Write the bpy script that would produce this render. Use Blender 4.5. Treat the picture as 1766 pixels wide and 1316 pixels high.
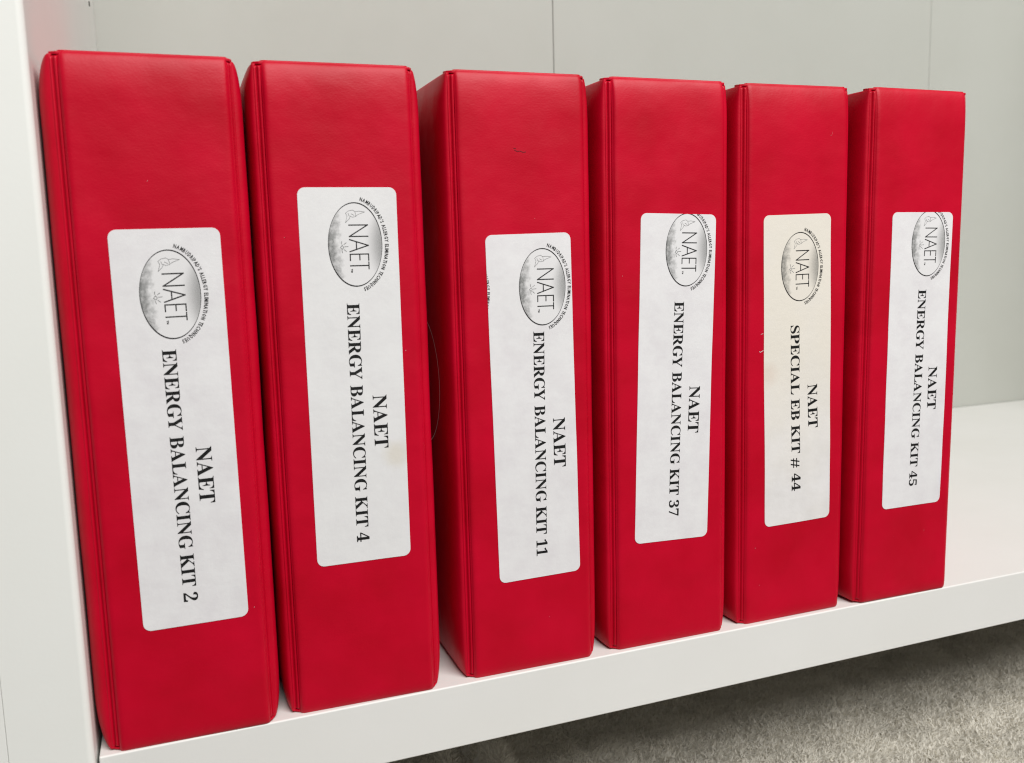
import bpy, bmesh, math, random
from mathutils import Vector, Matrix, noise

for _o in list(bpy.data.objects):
    bpy.data.objects.remove(_o)
scene = bpy.context.scene
COL = scene.collection

# ------------------------------------------------------------------ camera
YAW, PITCH, ROLL = 0.3682, -0.1397, -0.0267
cam_d = bpy.data.cameras.new("camera")
cam = bpy.data.objects.new("camera", cam_d)
COL.objects.link(cam)
scene.camera = cam
fwd = Vector((math.sin(YAW) * math.cos(PITCH), math.cos(YAW) * math.cos(PITCH), math.sin(PITCH)))
rgt = Vector((math.cos(YAW), -math.sin(YAW), 0.0))
upv = rgt.cross(fwd)
r2 = rgt * math.cos(ROLL) + upv * math.sin(ROLL)
u2 = -rgt * math.sin(ROLL) + upv * math.cos(ROLL)
M = Matrix((r2, u2, -fwd)).transposed().to_4x4()
M.translation = Vector((0.0754, -0.4249, 0.2156))
cam.matrix_world = M
cam_d.sensor_fit = 'HORIZONTAL'
cam_d.sensor_width = 36.0
cam_d.lens = 1606.05 / 1766.0 * 36.0
cam_d.clip_start = 0.01
cam_d.clip_end = 50.0
cam_d.dof.use_dof = True
cam_d.dof.focus_distance = 0.50
cam_d.dof.aperture_fstop = 14.0
scene.cycles.filter_width = 1.15

# ------------------------------------------------------------------ light
world = bpy.data.worlds.new("World")
scene.world = world
world.use_nodes = True
bg = world.node_tree.nodes["Background"]
bg.inputs[0].default_value = (1.0, 0.985, 0.955, 1)
bg.inputs[1].default_value = 0.105


def area(name, loc, target, sx, sy, power, col):
    l = bpy.data.lights.new(name, 'AREA')
    l.shape = 'RECTANGLE'
    l.size = sx
    l.size_y = sy
    l.energy = power
    l.color = col
    o = bpy.data.objects.new(name, l)
    COL.objects.link(o)
    o.location = loc
    o.rotation_euler = (Vector(target) - Vector(loc)).to_track_quat('-Z', 'Y').to_euler()
    return o


area("ceiling_lamp", (0.66, -1.30, 1.54), (0.45, 0.1, 0.1), 1.8, 0.95, 59.0, (1.0, 0.99, 0.965))

vs = scene.view_settings
vs.view_transform = 'Standard'
vs.look = 'None'
vs.exposure = 0.0
vs.gamma = 1.0
vs.use_curve_mapping = False


# ------------------------------------------------------------------ helpers
def tag(o, label=None, cat=None, group=None, kind=None):
    if label:
        o["label"] = label
    if cat:
        o["category"] = cat
    if group:
        o["group"] = group
    if kind:
        o["kind"] = kind
    return o


def empty(name, loc=(0, 0, 0)):
    o = bpy.data.objects.new(name, None)
    o.empty_display_size = 0.02
    o.location = loc
    COL.objects.link(o)
    return o


def link(name, me, mat=None, parent=None, smooth=False):
    o = bpy.data.objects.new(name, me)
    if mat is not None and len(me.materials) == 0:
        me.materials.append(mat)
    if smooth:
        me.polygons.foreach_set("use_smooth", [True] * len(me.polygons))
    COL.objects.link(o)
    if parent:
        o.parent = parent
    return o


def from_bm(name, bm, mat=None, parent=None, smooth=False):
    bmesh.ops.recalc_face_normals(bm, faces=bm.faces[:])
    me = bpy.data.meshes.new(name)
    bm.to_mesh(me)
    bm.free()
    return link(name, me, mat, parent, smooth)


def prism_bm(poly, z0, z1, bevel=0.0, seg=2):
    """vertical prism over an xy polygon"""
    bm = bmesh.new()
    lo = [bm.verts.new((x, y, z0)) for x, y in poly]
    hi = [bm.verts.new((x, y, z1)) for x, y in poly]
    n = len(poly)
    bm.faces.new(lo[::-1])
    bm.faces.new(hi)
    for i in range(n):
        bm.faces.new((lo[i], lo[(i + 1) % n], hi[(i + 1) % n], hi[i]))
    bmesh.ops.recalc_face_normals(bm, faces=bm.faces[:])
    if bevel > 0:
        bmesh.ops.bevel(bm, geom=bm.edges[:], offset=bevel, segments=seg, affect='EDGES', profile=0.5)
    return bm


def box_bm(x0, x1, y0, y1, z0, z1, bevel=0.0, seg=2):
    return prism_bm([(x0, y0), (x1, y0), (x1, y1), (x0, y1)], z0, z1, bevel, seg)


# ------------------------------------------------------------------ materials
def new_mat(name):
    m = bpy.data.materials.new(name)
    m.use_nodes = True
    nt = m.node_tree
    return m, nt, nt.nodes["Principled BSDF"]


def nd(nt, kind, **kw):
    n = nt.nodes.new(kind)
    for k, v in kw.items():
        if k in n.inputs:
            n.inputs[k].default_value = v
        else:
            setattr(n, k, v)
    return n


def ramp(nt, stops):
    r = nt.nodes.new("ShaderNodeValToRGB")
    e = r.color_ramp.elements
    while len(e) < len(stops):
        e.new(0.5)
    for i, (p, c) in enumerate(stops):
        e[i].position = p
        e[i].color = c if len(c) == 4 else (*c, 1)
    return r


def vinyl_material():
    m, nt, b = new_mat("red_vinyl")
    L = nt.links.new
    tc = nd(nt, "ShaderNodeTexCoord")
    oi = nd(nt, "ShaderNodeObjectInfo")
    off = nd(nt, "ShaderNodeVectorMath", operation='MULTIPLY')
    L(oi.outputs["Location"], off.inputs[0])
    off.inputs[1].default_value = (7.0, 3.0, 5.0)
    add = nd(nt, "ShaderNodeVectorMath", operation='ADD')
    L(tc.outputs["Object"], add.inputs[0])
    L(off.outputs[0], add.inputs[1])
    # slow tone drift of the dyed vinyl
    n1 = nd(nt, "ShaderNodeTexNoise", Scale=28.0, Detail=3.0, Roughness=0.5)
    L(add.outputs[0], n1.inputs["Vector"])
    cr = ramp(nt, [(0.3, (0.45, 0.0, 0.013)), (0.7, (0.54, 0.0003, 0.021))])
    L(n1.outputs["Fac"], cr.inputs["Fac"])
    L(cr.outputs["Color"], b.inputs["Base Color"])
    # roughness wear
    n2 = nd(nt, "ShaderNodeTexNoise", Scale=70.0, Detail=4.0, Roughness=0.6)
    L(add.outputs[0], n2.inputs["Vector"])
    mr = nd(nt, "ShaderNodeMapRange")
    mr.inputs["To Min"].default_value = 0.36
    mr.inputs["To Max"].default_value = 0.46
    L(n2.outputs["Fac"], mr.inputs["Value"])
    L(mr.outputs["Result"], b.inputs["Roughness"])
    b.inputs["Specular IOR Level"].default_value = 0.24
    # embossed leather grain, crinkles and broad sag
    mp = nd(nt, "ShaderNodeMapping")
    mp.inputs["Scale"].default_value = (0.85, 0.9, 1.2)
    L(add.outputs[0], mp.inputs["Vector"])
    g = nd(nt, "ShaderNodeTexVoronoi", Scale=1150.0)
    g.feature = 'SMOOTH_F1'
    L(mp.outputs[0], g.inputs["Vector"])
    g2 = nd(nt, "ShaderNodeTexNoise", Scale=420.0, Detail=3.0, Roughness=0.6)
    L(mp.outputs[0], g2.inputs["Vector"])
    g3 = nd(nt, "ShaderNodeTexNoise", Scale=45.0, Detail=2.0, Roughness=0.5)
    L(add.outputs[0], g3.inputs["Vector"])
    b1 = nd(nt, "ShaderNodeBump", Strength=0.22, Distance=0.00012)
    L(g.outputs["Distance"], b1.inputs["Height"])
    b2 = nd(nt, "ShaderNodeBump", Strength=0.24, Distance=0.00018)
    L(g2.outputs["Fac"], b2.inputs["Height"])
    L(b1.outputs[0], b2.inputs["Normal"])
    b3 = nd(nt, "ShaderNodeBump", Strength=0.55, Distance=0.0012)
    L(g3.outputs["Fac"], b3.inputs["Height"])
    L(b2.outputs[0], b3.inputs["Normal"])
    L(b3.outputs[0], b.inputs["Normal"])
    return m


def paper_material(name, c0, c1, stain=None, warm_top=None):
    m, nt, b = new_mat(name)
    L = nt.links.new
    tc = nd(nt, "ShaderNodeTexCoord")
    n1 = nd(nt, "ShaderNodeTexNoise", Scale=75.0, Detail=5.0, Roughness=0.6)
    L(tc.outputs["Object"], n1.inputs["Vector"])
    cr = ramp(nt, [(0.32, c0), (0.62, c1)])
    L(n1.outputs["Fac"], cr.inputs["Fac"])
    col = cr.outputs["Color"]
    if warm_top:
        sp = nd(nt, "ShaderNodeSeparateXYZ")
        L(tc.outputs["Object"], sp.inputs[0])
        mr = nd(nt, "ShaderNodeMapRange")
        mr.inputs["From Min"].default_value = 0.075
        mr.inputs["From Max"].default_value = 0.16
        L(sp.outputs["Z"], mr.inputs["Value"])
        nn = nd(nt, "ShaderNodeMath", operation='ADD')
        nw = nd(nt, "ShaderNodeTexNoise", Scale=40.0, Detail=3.0)
        L(tc.outputs["Object"], nw.inputs["Vector"])
        L(mr.outputs["Result"], nn.inputs[0])
        ns = nd(nt, "ShaderNodeMath", operation='MULTIPLY_ADD')
        L(nw.outputs["Fac"], ns.inputs[0])
        ns.inputs[1].default_value = 0.8
        ns.inputs[2].default_value = -0.4
        L(ns.outputs[0], nn.inputs[1])
        nn.use_clamp = True
        mx = nd(nt, "ShaderNodeMix", data_type='RGBA')
        L(nn.outputs[0], mx.inputs[0])
        L(col, mx.inputs[6])
        mx.inputs[7].default_value = (*warm_top, 1)
        col = mx.outputs[2]
    if stain:
        (sx, sz, sr, sc) = stain
        vm = nd(nt, "ShaderNodeVectorMath", operation='DISTANCE')
        nw = nd(nt, "ShaderNodeTexNoise", Scale=160.0, Detail=3.0)
        L(tc.outputs["Object"], nw.inputs["Vector"])
        mad = nd(nt, "ShaderNodeVectorMath", operation='MULTIPLY_ADD')
        L(nw.outputs["Color"], mad.inputs[0])
        mad.inputs[1].default_value = (0.006, 0.0, 0.006)
        L(tc.outputs["Object"], mad.inputs[2])
        L(mad.outputs[0], vm.inputs[0])
        vm.inputs[1].default_value = (sx + 0.003, 0.0, sz + 0.003)
        mr = nd(nt, "ShaderNodeMapRange")
        mr.inputs["From Min"].default_value = sr * 0.3
        mr.inputs["From Max"].default_value = sr
        mr.inputs["To Min"].default_value = 0.38
        mr.inputs["To Max"].default_value = 0.0
        L(vm.outputs["Value"], mr.inputs["Value"])
        mx = nd(nt, "ShaderNodeMix", data_type='RGBA')
        L(mr.outputs["Result"], mx.inputs[0])
        L(col, mx.inputs[6])
        mx.inputs[7].default_value = (*sc, 1)
        col = mx.outputs[2]
    L(col, b.inputs["Base Color"])
    b.inputs["Roughness"].default_value = 0.6
    b.inputs["Specular IOR Level"].default_value = 0.3
    n2 = nd(nt, "ShaderNodeTexNoise", Scale=190.0, Detail=4.0, Roughness=0.6)
    L(tc.outputs["Object"], n2.inputs["Vector"])
    bp = nd(nt, "ShaderNodeBump", Strength=0.45, Distance=0.0003)
    L(n2.outputs["Fac"], bp.inputs["Height"])
    L(bp.outputs[0], b.inputs["Normal"])
    return m


def ink_material(name, c, rough=0.5, fade=0.0):
    m, nt, b = new_mat(name)
    L = nt.links.new
    tc = nd(nt, "ShaderNodeTexCoord")
    n1 = nd(nt, "ShaderNodeTexNoise", Scale=900.0, Detail=3.0, Roughness=0.7)
    L(tc.outputs["Object"], n1.inputs["Vector"])
    cr = ramp(nt, [(0.45, (c, c, c)), (0.8, (c + fade, c + fade, c + fade))])
    L(n1.outputs["Fac"], cr.inputs["Fac"])
    L(cr.outputs["Color"], b.inputs["Base Color"])
    b.inputs["Roughness"].default_value = rough
    b.inputs["Specular IOR Level"].default_value = 0.25
    return m


def emblem_material(paper):
    """halftone picture printed inside the oval: grey sky at one side, blotchy meadow at the other"""
    m, nt, b = new_mat("emblem_print_" + str(len(bpy.data.materials)))
    L = nt.links.new
    tc = nd(nt, "ShaderNodeTexCoord")
    sp = nd(nt, "ShaderNodeSeparateXYZ")
    L(tc.outputs["Object"], sp.inputs[0])
    n1 = nd(nt, "ShaderNodeTexNoise", Scale=330.0, Detail=4.0, Roughness=0.65)
    L(tc.outputs["Object"], n1.inputs["Vector"])
    # meadow at -x
    wob = nd(nt, "ShaderNodeMath", operation='MULTIPLY_ADD')
    L(n1.outputs["Fac"], wob.inputs[0])
    wob.inputs[1].default_value = 0.013
    L(sp.outputs["X"], wob.inputs[2])
    a = nd(nt, "ShaderNodeMapRange")
    a.interpolation_type = 'SMOOTHSTEP'
    a.inputs["From Min"].default_value = 0.0015
    a.inputs["From Max"].default_value = -0.0065
    L(wob.outputs[0], a.inputs["Value"])
    # sky at +x, follows the oval
    zz = nd(nt, "ShaderNodeMath", operation='MULTIPLY')
    L(sp.outputs["Z"], zz.inputs[0])
    L(sp.outputs["Z"], zz.inputs[1])
    z2 = nd(nt, "ShaderNodeMath", operation='MULTIPLY_ADD')
    L(zz.outputs[0], z2.inputs[0])
    z2.inputs[1].default_value = -20.0
    L(sp.outputs["X"], z2.inputs[2])
    s = nd(nt, "ShaderNodeMapRange")
    s.interpolation_type = 'SMOOTHSTEP'
    s.inputs["From Min"].default_value = 0.0035
    s.inputs["From Max"].default_value = 0.0125
    L(z2.outputs[0], s.inputs["Value"])
    sm = nd(nt, "ShaderNodeMath", operation='MULTIPLY')
    L(s.outputs["Result"], sm.inputs[0])
    sm.inputs[1].default_value = 0.62
    mx = nd(nt, "ShaderNodeMath", operation='MAXIMUM')
    am = nd(nt, "ShaderNodeMath", operation='MULTIPLY')
    L(a.outputs["Result"], am.inputs[0])
    am.inputs[1].default_value = 0.80
    L(am.outputs[0], mx.inputs[0])
    L(sm.outputs[0], mx.inputs[1])
    # halftone speckle
    h = nd(nt, "ShaderNodeTexNoise", Scale=2600.0, Detail=1.0)
    L(tc.outputs["Object"], h.inputs["Vector"])
    hm = nd(nt, "ShaderNodeMath", operation='MULTIPLY_ADD')
    L(h.outputs["Fac"], hm.inputs[0])
    hm.inputs[1].default_value = 0.7
    hm.inputs[2].default_value = 0.62
    fm = nd(nt, "ShaderNodeMath", operation='MULTIPLY')
    fm.use_clamp = True
    L(mx.outputs[0], fm.inputs[0])
    L(hm.outputs[0], fm.inputs[1])
    mix = nd(nt, "ShaderNodeMix", data_type='RGBA')
    L(fm.outputs[0], mix.inputs[0])
    mix.inputs[6].default_value = (*paper, 1)
    mix.inputs[7].default_value = (0.06, 0.065, 0.06, 1)
    L(mix.outputs[2], b.inputs["Base Color"])
    b.inputs["Roughness"].default_value = 0.6
    b.inputs["Specular IOR Level"].default_value = 0.3
    return m


def board_material(name, c, rough=0.42):
    """melamine coated board: nearly flat white with faint mottling and a fine orange peel"""
    m, nt, b = new_mat(name)
    L = nt.links.new
    tc = nd(nt, "ShaderNodeTexCoord")
    n1 = nd(nt, "ShaderNodeTexNoise", Scale=9.0, Detail=5.0, Roughness=0.6)
    L(tc.outputs["Object"], n1.inputs["Vector"])
    d = 0.965
    cr = ramp(nt, [(0.3, (c[0] * d, c[1] * d, c[2] * d * 0.99)), (0.7, c)])
    L(n1.outputs["Fac"], cr.inputs["Fac"])
    L(cr.outputs["Color"], b.inputs["Base Color"])
    n3 = nd(nt, "ShaderNodeTexNoise", Scale=40.0, Detail=4.0)
    L(tc.outputs["Object"], n3.inputs["Vector"])
    mr = nd(nt, "ShaderNodeMapRange")
    mr.inputs["To Min"].default_value = rough - 0.07
    mr.inputs["To Max"].default_value = rough + 0.1
    L(n3.outputs["Fac"], mr.inputs["Value"])
    L(mr.outputs["Result"], b.inputs["Roughness"])
    n2 = nd(nt, "ShaderNodeTexNoise", Scale=600.0, Detail=2.0)
    L(tc.outputs["Object"], n2.inputs["Vector"])
    bp = nd(nt, "ShaderNodeBump", Strength=0.12, Distance=0.0002)
    L(n2.outputs["Fac"], bp.inputs["Height"])
    L(bp.outputs[0], b.inputs["Normal"])
    b.inputs["Specular IOR Level"].default_value = 0.4
    return m


def carpet_material():
    m, nt, b = new_mat("carpet_wool")
    L = nt.links.new
    tc = nd(nt, "ShaderNodeTexCoord")
    n1 = nd(nt, "ShaderNodeTexNoise", Scale=300.0, Detail=3.0)
    L(tc.outputs["Object"], n1.inputs["Vector"])
    n2 = nd(nt, "ShaderNodeTexNoise", Scale=30.0, Detail=4.0)
    L(tc.outputs["Object"], n2.inputs["Vector"])
    ad = nd(nt, "ShaderNodeMath", operation='ADD')
    L(n1.outputs["Fac"], ad.inputs[0])
    L(n2.outputs["Fac"], ad.inputs[1])
    dv = nd(nt, "ShaderNodeMath", operation='MULTIPLY')
    L(ad.outputs[0], dv.inputs[0])
    dv.inputs[1].default_value = 0.5
    cr = ramp(nt, [(0.32, (0.70, 0.67, 0.60)), (0.66, (0.92, 0.89, 0.82))])
    L(dv.outputs[0], cr.inputs["Fac"])
    L(cr.outputs["Color"], b.inputs["Base Color"])
    b.inputs["Roughness"].default_value = 0.95
    b.inputs["Specular IOR Level"].default_value = 0.1
    b.inputs["Sheen Weight"].default_value = 0.5
    b.inputs["Sheen Roughness"].default_value = 0.6
    # wool lets light through: half of it is transmitted
    tr = nd(nt, "ShaderNodeBsdfTranslucent")
    L(cr.outputs["Color"], tr.inputs["Color"])
    mxs = nd(nt, "ShaderNodeMixShader")
    mxs.inputs[0].default_value = 0.40
    L(b.outputs[0], mxs.inputs[1])
    L(tr.outputs[0], mxs.inputs[2])
    L(mxs.outputs[0], nt.nodes["Material Output"].inputs["Surface"])
    return m


VINYL = vinyl_material()
INK = ink_material("black_ink", 0.006, 0.6, 0.02)
INK_SOFT = ink_material("grey_ink", 0.20, 0.6, 0.25)
INK_THIN = ink_material("dark_ink", 0.015, 0.6, 0.03)
WHITE_P = (0.74, 0.725, 0.735)
PAPER = paper_material("label_paper", (0.71, 0.69, 0.705), (0.76, 0.75, 0.757))
PAPER_ST = paper_material("label_paper_spotted", (0.725, 0.715, 0.72), (0.755, 0.75, 0.75),
                          stain=(0.019, 0.1215, 0.0085, (0.62, 0.55, 0.40)))
PAPER_OLD = paper_material("label_paper_yellowed", (0.70, 0.68, 0.67), (0.76, 0.74, 0.735),
                           stain=(-0.0195, 0.143, 0.009, (0.66, 0.52, 0.43)), warm_top=(0.75, 0.705, 0.63))
EMBLEM = emblem_material((0.74, 0.73, 0.735))
EMBLEM_OLD = emblem_material((0.75, 0.705, 0.635))
SCUFF = ink_material("scuff_white", 0.62, 0.6, 0.1)
SCUFF_D, _nt, _b = new_mat("scratch_dark_red")
_b.inputs["Base Color"].default_value = (0.16, 0.0, 0.008, 1)
NICK, _nt, _b = new_mat("nick_pale_red")
_b.inputs["Base Color"].default_value = (0.60, 0.06, 0.08, 1)
BOARD = board_material("white_melamine", (0.76, 0.755, 0.735))
EDGE = board_material("white_edging", (0.81, 0.815, 0.785), 0.5)
BACK = board_material("back_panel_board", (0.445, 0.455, 0.42), 0.55)
CARPET = carpet_material()
HOLE, _nt, _b = new_mat("hole_dark")
_b.inputs["Base Color"].default_value = (0.03, 0.028, 0.025, 1)
RINGM, _nt, _b = new_mat("ring_print")
_b.inputs["Base Color"].default_value = (0.85, 0.78, 0.75, 1)
_b.inputs["Roughness"].default_value = 0.4

# ------------------------------------------------------------------ bookcase (setting)
FLOOR_Z = -0.13
BACK_Y = 0.473
SH_T = 0.0332
PX0, PSL = 0.0386, 0.024           # inner face of the side panel: x = PX0 + PSL * y
PT = 0.0325


def px(y):
    return PX0 + PSL * y


case = empty("bookcase", (0.6, 0.2, FLOOR_Z))
tag(case, "white melamine bookcase whose shelf carries the row of red binders", "bookcase")


def crisp(o):
    """flat faces stay flat, only the eased edges are round"""
    w = o.modifiers.new("normals", 'WEIGHTED_NORMAL')
    w.weight = 50
    w.keep_sharp = False
    return o


def into(o, root):
    crisp(o)
    o.parent = root
    o.matrix_parent_inverse = Matrix.Translation(-root.location)
    return o


sh = box_bm(PX0 + 0.0012, 1.199, -0.001, BACK_Y - 0.0005, -SH_T, 0.0, 0.0009, 3)
for v in sh.verts:                 # left end follows the side panel
    if v.co.x < 0.1:
        v.co.x += PSL * v.co.y
into(from_bm("shelf_board", sh, BOARD, None, True), case)

pan = prism_bm([(px(-0.0055) - PT, -0.0055), (px(-0.0055), -0.0055), (px(BACK_Y), BACK_Y), (px(BACK_Y) - PT, BACK_Y)],
               FLOOR_Z, 0.72)
_near = [e for e in pan.edges if abs(e.verts[0].co.z - e.verts[1].co.z) > 0.1 and e.verts[0].co.y < 0.1]
_in = [e for e in _near if e.verts[0].co.x > 0.03]
bmesh.ops.bevel(pan, geom=_in, offset=0.0030, segments=6, affect='EDGES', profile=0.5)
_sharp = [e for e in pan.edges if len(e.link_faces) == 2 and e.calc_face_angle() > 1.0]
bmesh.ops.bevel(pan, geom=_sharp, offset=0.0002, segments=2, affect='EDGES', profile=0.5)
into(from_bm("side_panel", pan, EDGE, None, True), case)
into(from_bm("side_panel", box_bm(1.200, 1.233, -0.003, BACK_Y, FLOOR_Z, 0.72, 0.0015, 3), EDGE, None, True), case)
for (x0, x1) in ((0.012, 0.47655), (0.4772, 0.97095), (0.9713, 1.232)):
    into(from_bm("back_board", box_bm(x0, x1, BACK_Y + 0.0006, BACK_Y + 0.009, FLOOR_Z, 0.72, 0.0004, 2), BACK, None, True), case)
into(from_bm("back_batten", box_bm(0.012, 1.232, BACK_Y + 0.0091, BACK_Y + 0.016, FLOOR_Z, 0.72, 0.0), BACK), case)
# small peg hole rim in the side panel near the back
bmh = bmesh.new()
bmesh.ops.create_cone(bmh, cap_ends=True, segments=14, radius1=0.0022, radius2=0.0018, depth=0.0012,
                      matrix=Matrix.Translation((px(0.415) + 0.0001, 0.415, 0.418)) @ Matrix.Rotation(math.radians(90), 4, 'Y'))
into(from_bm("peg_hole", bmh, HOLE), case)

nb = empty("bookcase", (-0.02, 0.2, FLOOR_Z))
tag(nb, "next white bookcase at the far left edge, only its side panel showing", "bookcase")
nx = px(-0.0055) - PT
into(from_bm("side_panel", prism_bm([(nx - 0.034, -0.0058), (nx - 0.00012, -0.0057), (px(BACK_Y) - PT - 0.00012, BACK_Y), (px(BACK_Y) - PT - 0.034, BACK_Y)],
                                    FLOOR_Z, 0.72, 0.0002, 2), EDGE), nb)


# ------------------------------------------------------------------ carpet
def carpet_h(x, y):
    h = 0.0035 * noise.noise(Vector((x * 9.0, y * 9.0, 1.7))) + 0.0018 * noise.noise(Vector((x * 30.0, y * 30.0, 4.2)))
    # crumpled folds at the dark end
    h += 0.020 * math.exp(-((x - 0.270 - 0.06 * (y - 0.12)) / 0.008) ** 2) - 0.026 * math.exp(-((x - 0.252 - 0.1 * (y - 0.12)) / 0.008) ** 2)
    h += 0.016 * math.exp(-((x - 0.236 - 0.2 * (y - 0.12)) / 0.007) ** 2)
    return h


def build_carpet():
    rnd = random.Random(5)
    # base sheet: reaches far past the frame
    nx_, ny_ = 375, 120
    xs = [0.0 + 1.5 * i / nx_ for i in range(nx_ + 1)]
    ys = [-0.16 + 0.86 * j / ny_ for j in range(ny_ + 1)]
    v = [(x, y, FLOOR_Z - 0.0035 + carpet_h(x, y)) for y in ys for x in xs]
    f = [(j * (nx_ + 1) + i, j * (nx_ + 1) + i + 1, (j + 1) * (nx_ + 1) + i + 1, (j + 1) * (nx_ + 1) + i)
         for j in range(ny_) for i in range(nx_)]
    me = bpy.data.meshes.new("carpet")
    me.from_pydata(v, [], f)
    base = link("carpet", me, CARPET, None, True)
    tag(base, "grey beige plush carpet under the white shelf", "carpet", kind="structure")
    V, F = [], []

    def blade(x, y):
        z = FLOOR_Z - 0.005 + carpet_h(x, y)
        L_ = rnd.uniform(0.0032, 0.0060)
        a = rnd.uniform(0, math.tau)
        w = rnd.uniform(0.00045, 0.0009)
        lx = rnd.gauss(0.0012, 0.0028) + 0.003 * noise.noise(Vector((x * 60, y * 60, 0)))
        ly = rnd.gauss(-0.0010, 0.0028) + 0.003 * noise.noise(Vector((x * 60, y * 60, 9)))
        ca, sa = math.cos(a) * w, math.sin(a) * w
        k = len(V)
        V.extend(((x - ca, y - sa, z), (x + ca, y + sa, z),
                  (x + lx * .45 - ca * .9, y + ly * .45 - sa * .9, z + L_ * .6),
                  (x + lx * .45 + ca * .9, y + ly * .45 + sa * .9, z + L_ * .6),
                  (x + lx, y + ly, z + L_)))
        F.extend(((k, k + 1, k + 3, k + 2), (k + 2, k + 3, k + 4)))
    # dense where it shows below the shelf edge
    for _ in range(260000):
        x = rnd.uniform(0.16, 0.98)
        y = rnd.uniform(-0.10, 0.24)
        # region in view runs diagonally: skip what lies outside it
        if not (-0.10 < (y - 0.17) + 0.46 * (x - 0.21) < 0.38):
            continue
        blade(x, y)
    me = bpy.data.meshes.new("pile")
    me.from_pydata(V, [], F)
    p = link("pile", me, CARPET, base)
    tag(p, kind="stuff")


build_carpet()

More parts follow.
